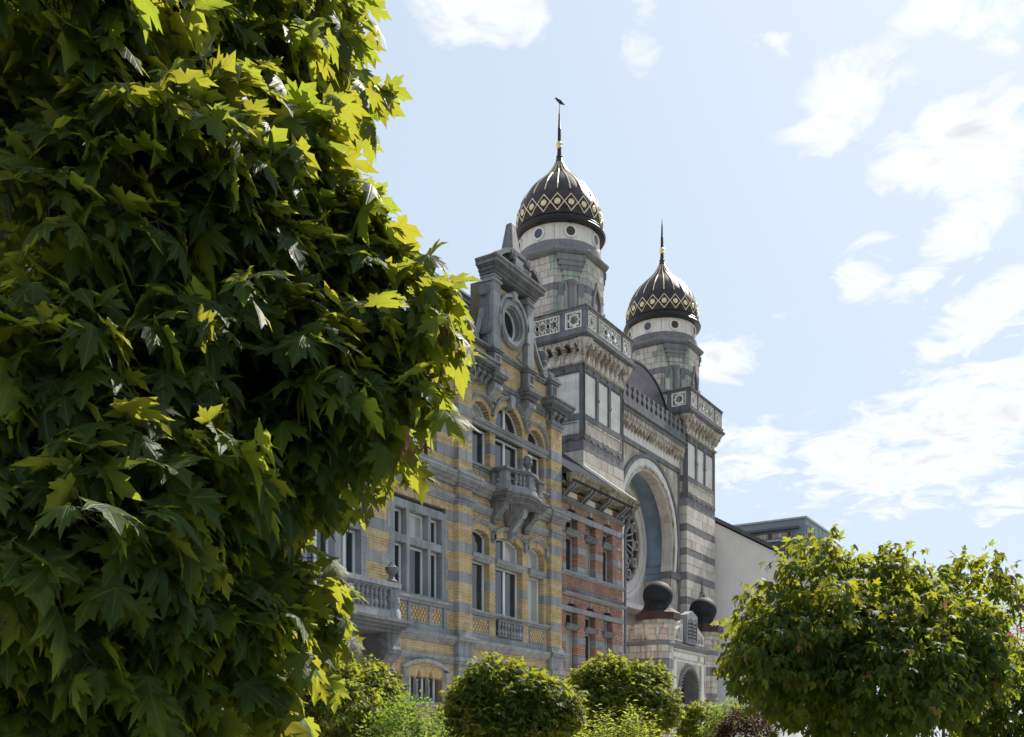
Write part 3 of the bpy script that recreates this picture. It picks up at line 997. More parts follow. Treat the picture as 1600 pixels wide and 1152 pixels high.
    rl.ring(bow(0.02), bow(-0.21), 10.51, 10.56, 'z', closed=False)
    rl.build("rail", DB, slab)
    def post(x, y, w=0.2):
        m_ = MB()
        m_.box(x - w / 2, x + w / 2, y - w / 2, y + w / 2, 10.12, 10.51)
        m_.box(x - w / 2 - .015, x + w / 2 + .015, y - w / 2 - .015, y + w / 2 + .015, 10.12, 10.17)
        m_.ring([(x - w * .36, 10.2), (x + w * .36, 10.2), (x + w * .36, 10.48), (x - w * .36, 10.48)], [(x - w * .22, 10.24), (x + w * .22, 10.24), (x + w * .22, 10.44), (x - w * .22, 10.44)], y - w / 2 - .018, y - w / 2 + .01)
        m_.build("post", BS, slab)
    post(26.76, 17.06, 0.24); post(28.74, 17.06, 0.24); post(27.75, 16.84, 0.26); post(26.74, 17.45, 0.14); post(28.76, 17.45, 0.14)
    for t in (0.13, 0.24, 0.35, 0.65, 0.76, 0.87):
        link("baluster", baluster_mesh(0.4, 0.075, BS), slab, T(27.0 + 1.5 * t, 17.04 - 0.22 * math.sin(math.pi * t) ** 0.8, 10.12))
    for y in (17.22, 17.34):
        for x in (26.74, 28.76):
            link("baluster", baluster_mesh(0.4, 0.07, BS), slab, T(x, y, 10.12))
    MB().lathe([(.13, 0), (.13, .05), (.07, .09), (.06, .16), (.09, .2), (.15, .27), (.16, .33), (.13, .37), (.14, .39), (.15, .45), (.12, .53), (.06, .57), (0, .58)], 20, (27.75, 16.84, 10.63)).build("finial", DB, slab, True)
    for x in (26.82, 28.68):
        console(slab, x, 0.26, YW, 0.5, 8.95, 9.62, DB)
    # shell-shaped middle support
    sh = MB()
    prof = [(0.02, 8.75), (0.10, 8.8), (0.13, 8.95), (0.22, 9.08), (0.42, 9.25), (0.58, 9.45), (0.64, 9.6)]
    n_ = 40
    for i in range(len(prof) - 1):
        for k in range(n_):
            a0_, a1_ = math.pi * k / n_, math.pi * (k + 1) / n_
            f0, f1 = 1 + .045 * (k % 2), 1 + .045 * ((k + 1) % 2)
            P = []
            for (r_, z_), (a_, f_) in (((prof[i]), (a0_, f0)), ((prof[i]), (a1_, f1)), ((prof[i + 1]), (a1_, f1)), ((prof[i + 1]), (a0_, f0))):
                P.append((27.75 + r_ * f_ * 1.05 * math.cos(a_), YW - r_ * f_ * math.sin(a_), z_))
            b_ = sh.pts(P)
            sh.f.append((b_, b_ + 1, b_ + 2, b_ + 3))
    sh.build("shell_corbel", DB, slab)
    console(slab, 27.75, 0.2, YW, 0.62, 8.6, 9.6, BS)

    # ---------- frieze, gable and its furniture
    moulding("frieze", DB, house, 25.45, 30.22, YW, [(0.0, 13.18), (0.03, 13.19), (0.03, 13.3), (0.06, 13.32), (0.06, 13.46), (0.0, 13.52)])
    moulding("string_course", BS, house, 25.6, 29.9, YW - 0.03, [(0.0, 14.26), (0.05, 14.27), (0.05, 14.31), (0.12, 14.33), (0.12, 14.38), (0.0, 14.41)])
    block("wall_coping", DB, house, 25.0, 26.5, 17.45, 17.9, 14.27, 14.4)
    for gx in (26.68, 28.70):
        a, b = gx - 0.195, gx + 0.195
        console(house, gx, 0.42, YW, 0.32, 12.72, 13.2, BS)
        stack("gable_bracket", DB, house, a, b, 17.34, 17.8, [(13.12, 13.2, -.03), (13.2, 13.3, .03), (13.3, 13.42, .10)])
        stack("pedestal", DB, house, a - .02, b + .02, 17.3, 17.85, [(13.42, 13.5, .17), (13.5, 13.62, .20), (13.62, 13.72, .06), (13.72, 14.2, .0), (14.2, 14.27, .05), (14.27, 14.34, .10)])
        MB().ring([(a + .02, 13.8), (b - .02, 13.8), (b - .02, 14.16), (a + .02, 14.16)], [(a + .07, 13.85), (b - .07, 13.85), (b - .07, 14.11), (a + .07, 14.11)], 17.27, 17.33).build("pedestal_panel", BS, house)
        z = 14.34
        for k, h in enumerate((0.44, 0.44, 0.44, 0.44, 0.30)):
            block("stone", M['bluestone'], house, a + (.006 if k % 2 else 0), b - (.006 if k % 2 else 0), 17.3, 17.8, z + .003, z + h - .003)
            z += h
        stack("pilaster_capital", BS, house, a, b, 17.3, 17.8, [(16.40, 16.46, .05), (16.46, 16.6, .0), (16.55, 16.6, .03)])
    # console scrolls on the gable's near flank
    for k, (zc, rr) in enumerate(((16.1, .17), (14.95, .24))):
        MB().lathe([(0, -.14), (rr, -.14), (rr, .14), (rr * .6, .16), (0, .18)], 18, (0, 0, 0)).build("scroll", DB, house, True).matrix_basis = T(26.42, 17.6, zc) @ Matrix.Rotation(R(90), 4, 'Y')
    MB().extr([(17.45, 14.41), (17.78, 14.41), (17.78, 16.3), (17.5, 16.3)], 26.40, 26.5, 'x').build("gable_flank", DB, house)
    stack("gable_cornice", DB, house, 26.49, 28.90, 17.3, 17.8, cornice_steps(16.62, 17.06, 0.31))
    moulding("string_course", BS, house, 26.88, 28.5, 17.5, [(0, 16.2), (.04, 16.21), (.04, 16.3), (0, 16.32)])
    # oculus
    n = 40
    c0 = lambda r: [(27.70 + r * math.cos(2 * math.pi * i / n), 15.47 + r * math.sin(2 * math.pi * i / n)) for i in range(n)]
    oc = MB().ring(c0(0.76), c0(0.60), 17.36, 17.6).ring(c0(0.69), c0(0.55), 17.33, 17.5).ring(c0(0.60), c0(0.5), 17.42, 17.7)
    ocw = oc.build("oculus", BS, house, True)
    MB().ring(c0(0.5), c0(0.44), 17.6, 17.68).build("window_frame", M['frame_paint'], ocw, True)
    MB().extr(c0(0.445), 17.64, 17.66).build("pane", M['glass'], ocw)
    hm = MB().ring(arc_pts(27.7, 15.47, 0.90, 0, 180, 24), arc_pts(27.7, 15.47, 0.80, 0, 180, 24), 17.3, 17.55, closed=False)
    for x in (26.85 + 0.0, 28.55):
        hm.extr([(x - .09, 15.12), (x + .09, 15.12), (x + .06, 15.47), (x - .06, 15.47)], 17.28, 17.55)
    hm.build("hood_mould", BS, house)
    MB().extr([(27.62, 16.17), (27.78, 16.17), (27.82, 16.45), (27.58, 16.45)], 17.24, 17.55).build("keystone", BS, house)
    for s in (-1, 1):
        MB().extr([(27.7 + s * .72, 14.48), (27.7 + s * .72, 14.86), (27.7 + s * .40, 14.56)], 17.46, 17.55).build("corner_stone", BS, house)
    # scrolled braces beside the gable
    for s in (-1, 1):
        pts_o, pts_i = [], []
        for i in range(15):
            z = 15.8 - 1.4 * i / 14
            t = max(0.0, (15.8 - z) / 1.35)
            e = (0.82 if s > 0 else .5) * min(1, t) ** 1.6
            x = (28.9 + e) if s > 0 else (26.5 - e)
            pts_o.append((x + s * 0.07, z + .03))
            pts_i.append((x, z))
        ya = 17.36 if s > 0 else 17.62
        br = MB().ring(pts_o, pts_i, ya, 17.78, closed=False)
        xe = 29.74 if s > 0 else 25.98
        br.ring([(xe + .15 * math.cos(R(a)), 14.56 + .15 * math.sin(R(a))) for a in range(0, 360, 24)], [(xe + .09 * math.cos(R(a)), 14.56 + .09 * math.sin(R(a))) for a in range(0, 360, 24)], ya - .02, 17.78)
        br.ring([(xe + .06 * math.cos(R(a)), 14.56 + .06 * math.sin(R(a))) for a in range(0, 360, 24)], [(xe + .01 * math.cos(R(a)), 14.56 + .01 * math.sin(R(a))) for a in range(0, 360, 24)], ya - .02, 17.78)
        br.build("gable_scroll", BS, house)
    # broken pediment and obelisk
    for s in (-1, 1):
        pm = MB()
        cx = 27.7 + s * 0.30
        o_ = [(27.7 + s * (1.40 - 0.92 * t), 17.05 + 0.52 * math.sin(t * math.pi * .5) ** 0.9) for t in [i / 12 for i in range(13)]]
        i_ = [(x - s * 0.02, z - 0.15 if k > 1 else z - 0.05 * k) for k, (x, z) in enumerate(o_)]
        pm.ring(o_, i_, 17.04, 17.42, closed=False)
        xe, ze = o_[-1][0] - s * .02, o_[-1][1] - .14
        pm.ring([(xe + .16 * math.cos(R(a)), ze + .16 * math.sin(R(a))) for a in range(0, 360, 24)], [(xe + .08 * math.cos(R(a)), ze + .08 * math.sin(R(a))) for a in range(0, 360, 24)], 17.0, 17.42)
        pm.extr([(xe + .07 * math.cos(R(a)), ze + .07 * math.sin(R(a))) for a in range(0, 360, 30)], 16.98, 17.42)
        pm.build("broken_pediment", DB, house)
    block("pediment_block", BS, house, 27.48, 27.92, 17.1, 17.9, 17.07, 17.45)
    ob = MB()
    q = math.sqrt(2) / 2
    ob.lathe([(a / q * .62, b * 1.12) for a, b in [(.78, 0), (.78, .12), (.66, .18), (.44, .30), (.40, .36), (.58, .44), (.58, .54), (.40, .62), (.36, .66), (.17, 1.42), (.12, 1.46), (0, 1.47)]], 4, (27.78, 17.5, 17.1), R(45))
    ob.build("obelisk", DB, house)
    # cornices above both pilasters with their corbels
    for xa, xb, yy in ((24.6, 26.2, YP), (30.12, 30.96, YP)):
        stack("cornice", DB, house, xa, xb, yy, 17.9, cornice_steps(13.36, 13.78, 0.36))
        k = int((xb - xa) / 0.3)
        for i in range(k + 1):
            console(house, xa + .08 + (xb - xa - .16) * i / k, 0.16, yy + .02, 0.22, 13.08, 13.36, DB, scroll=True)
        block("frieze", M['bluestone'], house, xa, xb, yy - .01, 17.9, 13.1, 13.36)
    moulding("cornice", DB, house, 7.0, 24.5, YW, cornice_prof(13.36, 13.78, 0.42))
    block("frieze", BS, house, 7.0, 24.6, YW, 17.9, 13.12, 13.36)
    for i in range(24):
        console(house, 13.6 + i * 0.46, 0.16, YW, 0.24, 13.08, 13.36, DB)
    stack("end_pedestal", DB, house, 30.16, 30.64, 17.4, 17.95, [(13.78, 13.9, .05), (13.9, 14.36, .0), (14.36, 14.44, .05), (14.44, 14.52, .11), (14.52, 14.64, .03), (14.64, 14.8, -.08)])
    MB().ring([(30.2, 13.95), (30.6, 13.95), (30.6, 14.32), (30.2, 14.32)], [(30.26, 14.0), (30.54, 14.0), (30.54, 14.27), (30.26, 14.27)], 17.37, 17.42).build("pedestal_panel", BS, house)
    MB().lathe([(.16, 0), (.16, .1), (.10, .14), (.09, .3), (.15, .36), (.15, .42), (.10, .46), (.12, .52), (.14, .60), (.15, .68), (.11, .78), (.0, .82)], 18, (30.34, 17.8, 14.78)).build("finial", DB, house, True)
    # ---------- cross windows of the left part
    for x0, x1 in ((21.73, 24.32), (13.7, 16.3)):
        a, b = x0 + .2, x1 - .2
        for k in range(6):
            z = 6.13 + k * 0.436
            e = 0.10 if k % 2 == 0 else 0.0
            block("stone", BS, house, x0 - e, a, YW - .012, 17.84, z + .003, z + .433)
            block("stone", BS, house, b, x1 + e, YW - .012, 17.84, z + .003, z + .433)
        block("lintel", BS, house, a, b, YW - .014, 17.84, 8.53, 8.76)
        m1, m2 = a + .60, b - .60
        for m_ in (m1, m2):
            block("mullion", BS, house, m_ - .065, m_ + .065, YW - .005, 17.84, 6.14, 8.53)
        for p, q_ in ((a, m1 - .065), (m1 + .065, m2 - .065), (m2 + .065, b)):
            block("transom", BS, house, p, q_, YW + .005, 17.84, 7.58, 7.80)
            window(house, p + .004, q_ - .004, 6.14, 7.57, 0, 17.76, 1, fw=.065)
            window(house, p + .004, q_ - .004, 7.81, 8.52, 0, 17.76, 1, fw=.065)
            cx = (p + q_) / 2
            voussoirs(house, [YB], cx, 8.62, 0.30, 0.46, 62, 118, 9, YW - .02, YW + .1, join=True)
        moulding("window_sill", BS, house, x0 - .1, x1 + .1, YW, [(0.0, 5.96), (0.08, 5.97), (0.10, 6.04), (0.18, 6.06), (0.18, 6.13), (0.0, 6.15)])
        for p, q_ in ((a, m1), (m1, m2), (m2, b)):
            lattice(p + .02, q_ - .02, 5.42, 5.95)
        for p in (a - .1, m1, m2, b + .1):
            block("panel_pier", BS, house, p - .075, p + .075, YW - .06, YW + .1, 5.41, 5.96)
    # ---------- balcony door with its mullions
    for k in range(8):
        z = 5.21 + k * 0.442
        e = 0.10 if k % 2 == 0 else 0.0
        block("stone", BS, house, 20.54, 20.74 + e, YW - .012, 17.84, z + .003, z + .439)
        block("stone", BS, house, 17.3 - e, 17.5, YW - .012, 17.84, z + .003, z + .439)
    block("lintel", BS, house, 17.5, 20.54, YW - .014, 17.84, 8.53, 8.76)
    xs = [17.5, 18.45, 19.6, 20.54]
    for m_ in xs[1:3]:
        block("mullion", BS, house, m_ - .08, m_ + .08, YW - .005, 17.84, 5.21, 8.53)
    for p, q_ in zip(xs[:-1], xs[1:]):
        p2, q2 = p + (.08 if p > 17.6 else 0), q_ - (.08 if q_ < 20.5 else 0)
        block("transom", BS, house, p2, q2, YW + .005, 17.84, 7.58, 7.80)
        window(house, p2 + .004, q2 - .004, 5.22, 7.57, 0, 17.76, 2, fw=.07)
        window(house, p2 + .004, q2 - .004, 7.81, 8.52, 0, 17.76, 2, fw=.07)
    # ---------- main balcony
    DBm = M['mossy_stone'] if False else DB
    bm_ = MB()
    for za, zb, off in ((4.80, 4.90, -.12), (4.90, 4.98, -.03), (4.98, 5.06, .05), (5.06, 5.13, .10)):
        bm_.box(17.15 - off, 20.85 + off, 16.25 - off, 17.54, za, zb)
    b1 = bm_.build("balcony", DB, house)
    def plan(off):
        return [(17.32 - off, 17.54), (17.32 - off, 16.40 - off), (20.66 + off, 16.40 - off), (20.66 + off, 17.54)]
    MB().ring(plan(0.0), plan(-.2), 5.13, 5.36, 'z', closed=False).build("parapet_base", BS, b1)
    MB().ring(plan(0.05), plan(-.25), 5.95, 6.08, 'z', closed=False).ring(plan(0.0), plan(-.2), 5.90, 5.95, 'z', closed=False).build("rail", BS, b1)
    for i in range(15):
        link("baluster", baluster_mesh(0.54, 0.088, BS), b1, T(17.80 + i * 0.172, 16.5, 5.36))
    for i in range(4):
        for x in (17.42, 20.56):
            link("baluster", baluster_mesh(0.54, 0.088, BS), b1, T(x, 16.78 + i * 0.19, 5.36))
    for x in (17.45, 20.52):
        pm = MB().lathe([(.23, 0), (.23, .22), (.20, .26), (.19, .30), (.185, .42), (.21, .44), (.21, .56), (.185, .58), (.18, .78), (.2, .80)], 16, (x, 16.52, 5.13))
        for k in range(12):
            a = 2 * math.pi * k / 12
            pm.box(x + .185 * math.cos(a) - .018, x + .185 * math.cos(a) + .018, 16.52 + .185 * math.sin(a) - .018, 16.52 + .185 * math.sin(a) + .018, 5.42, 5.9)
        pm.build("post", BS, b1, True)
    pm = MB().lathe([(.15, 0), (.15, .06), (.08, .12), (.06, .19), (.10, .24), (.15, .30), (.17, .37), (.17, .41), (.11, .44), (.10, .47), (.03, .50), (.035, .54), (0, .56)], 18, (20.52, 16.52, 6.08))
    for s in (-1, 1):
        pm.tube([(20.52 + s * .16, 16.52, 6.44), (20.52 + s * .21, 16.52, 6.46), (20.52 + s * .20, 16.52, 6.38)], .02, 5)
    pm.build("urn", DB, b1, True)
    # carrying consoles
    for x in (17.55, 20.45):
        console(b1, x, 0.5, YW, 1.15, 2.9, 4.8, DB)
        block("console_block", DB, b1, x - .29, x + .29, 16.36, 17.5, 4.28, 4.36)
        MB().lathe([(0, -.3), (.24, -.3), (.24, -.27), (.17, -.265), (.17, .265), (.24, .27), (.24, .3), (0, .3)], 20).build("scroll", DB, b1, True).matrix_basis = T(x, 16.78, 3.72) @ Matrix.Rotation(R(90), 4, 'Y')
        block("pilaster_block", DB, b1, x - .42, x + .42, 17.36, 17.6, 0.9, 4.8)
    for x in (19.0,):
        console(b1, x, 0.34, YW, 1.0, 4.2, 4.8, DB)
    moulding("string_course", DB, house, 17.9, 20.1, YW - .02, cornice_prof(4.1, 4.3, .16))
    # portal below
    MB().ring(outline(17.95, 20.15, 0.0, 3.2, .62, 14)[1:] + [(17.95, 0.0)], outline(18.2, 19.9, 0.0, 3.2, .5, 14)[1:] + [(18.2, 0.0)], YW - .1, YW + .25, closed=False).build("portal_surround", BS, house)
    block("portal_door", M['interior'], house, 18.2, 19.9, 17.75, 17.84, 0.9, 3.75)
    # ---------- ground-floor windows
    for op in gf + bayG:
        cx, cz, r, a0, a1 = seg_circle(op.x0, op.x1, op.zs, op.rise)
        wd = op.x1 - op.x0
        nl = 3 if wd > 1.4 else 2
        xs = [op.x0 + .0 + wd * k / nl for k in range(nl + 1)]
        if op.z0 < 2.5:
            window(house, op.x0 + .05, op.x1 - .05, op.z0, 2.95, 0, 17.76, 2)
            window(house, op.x0 + .05, op.x1 - .05, 3.0, op.zs, op.rise, 17.76, 2)
        else:
            for k in range(nl):
                window(house, xs[k] + .1, xs[k + 1] - .1, op.z0, op.zs, .06, 17.76, 1, fw=.06)
                voussoirs(house, [YB], (xs[k] + xs[k + 1]) / 2, op.zs - .35, .36, .60, 62, 118, 9, YW - .01, YW + .2, join=True)
            for x in xs[1:-1]:
                col = MB().box(x - .06, x + .06, YW + .02, YW + .2, op.z0, op.z0 + .08)
                col.lathe([(.05, 0), (.05, .05), (.032, .08), (.045, .3), (.03, .5), (.05, .54), (.05, .57)], 10, (x, YW + .08, op.z0 + .06))
                col.build("colonette", BS, house, True)
        for x, s in ((op.x0, -1), (op.x1, 1)):
            block("stone", BS, house, min(x, x + s * .16), max(x, x + s * .16), YW - .012, 17.84, op.z0, op.zs - .05)
        hm = MB().ring(arc_pts(cx, cz, r + .34, a0 - 3, a1 + 3, 14), arc_pts(cx, cz, r + .24, a0 - 3, a1 + 3, 14), YW - .12, YW + .05, closed=False)
        for x in (op.x0 - .14, op.x1 + .14):
            hm.box(x - .1, x + .1, YW - .14, YW + .05, op.zs - .06, op.zs + .16)
        hm.build("hood_mould", BS, house)
        moulding("window_sill", BS, house, op.x0 - .15, op.x1 + .15, YW, [(0.0, op.z0 - .14), (0.08, op.z0 - .13), (0.12, op.z0 - .06), (0.12, op.z0 - .01), (0.0, op.z0)])
    # second-floor windows of the left part
    for op in up:
        window(house, op.x0 + 0.01, op.x1 - 0.01, 10.61, 11.80, 0, 17.77, 1 if op.x1 - op.x0 < 1.2 else 2)
        window(house, op.x0 + 0.01, op.x1 - 0.01, 11.98, 12.05, op.rise, 17.77, 1 if op.x1 - op.x0 < 1.2 else 2)
        cx, r = (op.x0 + op.x1) / 2, (op.x1 - op.x0) / 2
        voussoirs(house, [YB], cx, 12.05, r - .002, r + .16, 0, 180, 26, YW - .01, YW + .22, join=True)
        hm = MB().ring(arc_pts(cx, 12.05, r + .235, -8, 188, 22), arc_pts(cx, 12.05, r + .16, -8, 188, 22), YW - 0.10, YW + .05, closed=False)
        for s in (-1, 1):
            hm.box(cx + s * (r + .2) - .1, cx + s * (r + .2) + .1, YW - .15, YW + .05, 11.62, 11.98)
        hm.build("hood_mould", BS, house)
        moulding("transom", BS, house, op.x0 - .05, op.x1 + .05, YW, [(-0.02, 11.78), (0.06, 11.79), (0.03, 11.84), (0.03, 11.91), (0.1, 11.95), (0.1, 12.02), (-0.02, 12.05)])
    stuff(bk.build("brickwork", YB, house))
    mo.build("mortar", M['yellow_mortar'], house)
    # ---------- mansard roof
    rf = MB()
    rf.extr([(17.75, 13.78), (18.95, 16.1), (25.5, 16.1), (25.5, 13.6), (17.75, 13.6)], 7.0, 28.2, 'x')
    rf.extr([(18.3, 13.9), (20.2, 15.0), (25.5, 15.0), (25.5, 13.6)], 28.2, 30.9, 'x')
    roof = rf.build("roof", M['slate'], house)
    moulding("roof_cornice", M['zinc'], roof, 7.0, 28.3, 18.95, [(0.0, 16.02), (.06, 16.04), (.06, 16.1), (.12, 16.12), (.12, 16.26), (.2, 16.29), (.2, 16.42), (.26, 16.45), (.26, 16.52), (.0, 16.56)])
    sl = MB()
    L_ = math.hypot(1.2, 2.32)
    dy, dz = 1.2 / L_, 2.32 / L_
    for k in range(12):
        for i in range(90):
            x = 20.0 + i * 0.09 + (0.045 if k % 2 else 0)
            if x > 28.0:
                continue
            y0, z0 = 17.75 + dy * k * .2, 13.78 + dz * k * .2
            b_ = sl.pts([(x, y0 - .03, z0 + .01), (x + .085, y0 - .03, z0 + .01), (x + .085, y0 + dy * .22 - .008, z0 + dz * .22), (x, y0 + dy * .22 - .008, z0 + dz * .22)])
            sl.f.append((b_, b_ + 1, b_ + 2, b_ + 3))
    stuff(sl.build("slates", M['slate'], roof))
    # roof lantern seen between the leaves and the gable
    lan = MB()
    lan.box(22.6, 25.6, 20.6, 22.6, 15.9, 17.05)
    la = lan.build("roof_lantern", M['zinc'], roof)
    block("chimney", M['black_lead'], roof, 20.3, 21.3, 18.6, 19.6, 16.3, 17.7)


yellow_house()

# ------------------------------------------------------------------ red brick house
def red_house():
    RB, RM, BS, DB = M['red_brick'], M['red_mortar'], M['bluestone'], M['dark_bluestone']
    h = thing("red_brick_house", "narrow red brick house with bracketed eaves between the yellow mansion and the domed synagogue", "house", (33.5, 17.5, 0))
    YR = 17.5
    core = MB().box(31.0, 35.98, 17.8, 25.0, -0.1, 11.3)
    core.build("wall", RM, h)
    bk, mo = MB(), MB()
    ops, cols = [], [(31.42, 32.28), (32.86, 33.66), (34.26, 35.06)]
    for a, b in cols:
        ops += [Opening(a, b, 8.22, 10.10), Opening(a, b, 4.6, 6.79), Opening(a, b, 1.2, 3.2)]
    # arch recesses above the lintel bands
    arches = [Opening(a + .05, b - .05, 10.30, 10.33, 0.13) for a, b in cols] + [Opening(a + .05, b - .05, 6.97, 7.0, 0.13) for a, b in cols]
    for za, zb in [(0.9, 4.5), (4.5, 5.0), (5.25, 5.7), (5.95, 6.79), (6.97, 7.32), (7.67, 8.07), (8.19, 8.24), (8.46, 8.93), (9.17, 9.60), (9.69, 10.1), (10.3, 10.57), (10.75, 11.06)]:
        brick_zone(bk, mo, 31.02, 35.92, za, zb, YR, ops + arches, L=0.205, H=0.068)
    for za, zb in [(5.0, 5.25), (5.7, 5.95), (8.24, 8.46), (8.93, 9.17), (9.60, 9.69)]:
        stone_band(h, BS, 31.02, 35.92, za, zb, YR, ops, L=0.6)
    for za, zb in [(10.1, 10.3), (6.79, 6.97)]:
        stone_band(h, BS, 31.02, 35.92, za, zb, YR - .03, [], L=1.39, name="lintel")
    for a, b in cols:
        for z0, zt, z1 in ((8.24, 9.60, 10.10), (4.62, 6.27, 6.79)):
            window(h, a + .08, b - .02, z0, zt - .09, 0, 17.73, 1, fw=.07, mat=M['old_frame_paint'])
            window(h, a + .08, b - .02, zt + .09, z1, 0, 17.73, 1, fw=.07, mat=M['old_frame_paint'])
            moulding("transom", DB, h, a - .06, b + .06, YR, [(-.2, zt - .11), (.02, zt - .10), (.06, zt - .02), (.12, zt + .04), (.12, zt + .08), (-.2, zt + .11)])
        for zb in (10.3, 6.97):
            block("keystone", BS, h, (a + b) / 2 - .08, (a + b) / 2 + .08, YR - .03, YR + .2, zb + .12, zb + .34)
    for z0, z1, p in ((10.57, 10.75, .10), (8.05, 8.20, .12), (7.34, 7.44, .22), (7.44, 7.66, .06)):
        moulding("string_course", DB if p < .11 else BS, h, 31.02, 35.92, YR, cornice_prof(z0, z1, p))
    # dentil-like carved frieze on the lower string course, pale panels in brick frames, paired brackets, eaves
    for a, b in cols:
        c = (a + b) / 2
        block("tile_panel", M['pale_stone'], h, c - .36, c + .36, YR - .012, YR + .05, 10.83, 11.02)
        for k in range(9):
            block("dentil", M['mossy_stone'], h, c - .36 + k * .083, c - .36 + k * .083 + .05, YR - .16, YR, 11.08, 11.17)
    for x in (31.14, 31.32, 32.47, 32.70, 33.86, 34.09, 35.26, 35.46, 35.8):
        oc_, ic_ = [], []
        for i in range(11):
            t = i / 10
            y = YR - .46 * (1 - t) ** 1.1 - .05 - .06 * math.sin(2 * math.pi * t)
            oc_.append((y, 11.18 - .50 * t))
            ic_.append((min(YR + .02, y + .13), 11.18 - .50 * t + (.0 if i else 0)))
        MB().ring(oc_, ic_, x - .055, x + .055, 'x', closed=False).build("bracket", DB, h)
    MB().box(30.98, 36.05, YR - .3, YR + .4, 11.17, 11.24).build("eaves_soffit", M['mossy_stone'], h)
    moulding("eaves_cornice", M['mossy_stone'], h, 30.98, 36.18, YR - .3, [(-.2, 11.16), (.16, 11.17), (.18, 11.24), (.26, 11.26), (.28, 11.36), (.36, 11.40), (.38, 11.47), (-.2, 11.49)])
    # roof with white-topped party wall
    rf = MB().extr([(16.95, 11.45), (21.6, 14.85), (24.0, 14.85), (24.0, 11.2), (16.95, 11.2)], 31.0, 35.75, 'x')
    roof = rf.build("roof", M['slate'], h)
    MB().extr([(17.0, 11.5), (21.6, 14.98), (24.0, 14.98), (24.0, 11.0), (17.0, 11.0)], 35.76, 36.0, 'x').build("party_wall", M['dark_clad'], h)
    cp = MB()
    cp.extr([(16.95, 11.47), (21.6, 14.985), (21.6, 15.05), (16.95, 11.56)], 35.90, 36.04, 'x')
    cp.build("coping", M['white_coping'], h)
    # rainwater pipe with hopper
    pp = MB()
    pp.tube([(36.08, 17.3, 11.2), (36.06, 17.32, 10.75), (35.95, 17.38, 10.45), (35.95, 17.40, 10.2)], .07, 8)
    pp.tube([(35.95, 17.40, 10.25), (35.95, 17.40, 0.0)], .055, 8)
    pp.lathe([(.06, 0), (.14, .12), (.16, .3), (.12, .34)], 10, (36.06, 17.3, 10.82))
    for z in (9.3, 7.0, 4.6, 2.2):
        pp.lathe([(.05, 0), (.075, 0), (.075, .05), (.05, .05)], 8, (35.95, 17.40, z))
    pp.build("rain_pipe", M['lead_pipe'], h, True)
    stuff(bk.build("brickwork", RB, h))
    mo.build("mortar", RM, h)


red_house()

# ------------------------------------------------------------------ synagogue
YS = 19.2
syn = thing("synagogue", "banded stone synagogue with two dark onion-domed towers and a great round-arched window", "synagogue", (43.0, 19.2, 0))
STONES = []          # (visible size, F, x0, x1, y0, y1, z0, z1, material, parent)


def ashlar(parent, F, x0, x1, z0, z1, yf, matf, L=0.55, n=None, depth=0.12, ops=(), weight=1.0, H=0.4):
    """coursed stone blocks; matf(row, u, z) gives the material"""
    n = n or max(1, round((z1 - z0) / H))
    h = (z1 - z0) / n
    for i in range(n):
        za, zb = z0 + i * h, z0 + (i + 1) * h
        for a, b in runs(x0, x1, (za + zb) / 2, list(ops)):
            xs = [a]
            x = a + (L * .5 if i % 2 else L) * random.uniform(.9, 1.1)
            while x < b - L * .3:
                xs.append(x)
                x += L * random.uniform(.85, 1.15)
            xs.append(b)
            for p, q in zip(xs[:-1], xs[1:]):
                if q - p < .04:
                    continue
                STONES.append(((q - p) * h * weight, F, p + .009, q - .009, yf - random.uniform(0, .010), yf + depth, za + .008, zb - .008, matf(i, (p + q) / 2, (za + zb) / 2), parent))


def star(n, r, depth_ratio, rot=0.0):
    pts = []
    for i in range(2 * n):
        rr = r if i % 2 == 0 else r * depth_ratio
        a = math.pi * i / n + rot
        pts.append((rr * math.cos(a), rr * math.sin(a)))
    return pts


_corb = {}


def corbel_mesh(w, h, d, mat):
    """one bay of the stalactite cornice: pointed niche between two hanging bracket ends"""
    key = (w, h, d, mat.name)
    if key in _corb:
        return _corb[key]
    mb = MB()
    # hanging bracket at the left edge
    for i, (za, zb, p, ww) in enumerate(((0.0, .16, .18, .10), (.16, .30, .36, .15), (.30, .44, .55, .20), (.44, .58, .74, .26))):
        mb.box(-w * ww, w * ww, -d * p, 0.0, za * h, zb * h)
        mb.lathe([(0, 0), (w * ww * .9, h * .03), (w * ww * .95, h * .1)], 6, (0, -d * p + .01, za * h - h * .04))
    # pointed arch plate
    top = h
    pts = [(0, .40 * h), (w * .12, .40 * h)]
    for i in range(6):
        t = i / 5
        pts.append((w * .12 + (w * .38) * (1 - math.cos(t * math.pi / 2)), .40 * h + .36 * h * math.sin(t * math.pi / 2)))
    pts2 = [(w - x, z) for x, z in reversed(pts)][1:]
    poly = pts + pts2 + [(w, top), (0, top)]
    mb.extr(poly, -d * .92, -d * .62)
    mb.box(0, w, -d, -d * .55, h * .88, h)
    mb.box(0, w, -d * .60, 0.0, h * .70, h)
    # little pierced lozenge
    mb.ring([(w * 0 + .0, h * .74), (w * .10, h * .81), (0, h * .88), (-w * .10, h * .81)], [(0, h * .765), (w * .06, h * .81), (0, h * .855), (-w * .06, h * .81)], -d * .98, -d * .9)
    _corb[key] = mb.mesh("corbel", mat)
    return _corb[key]


def corbel_row(parent, F, x0, x1, z, h, d, n, yf, mat):
    w = (x1 - x0) / n
    me = corbel_mesh(round(w, 3), h, d, mat)
    for i in range(n):
        link("corbel", me, parent, F @ T(x0 + i * w, yf, z))


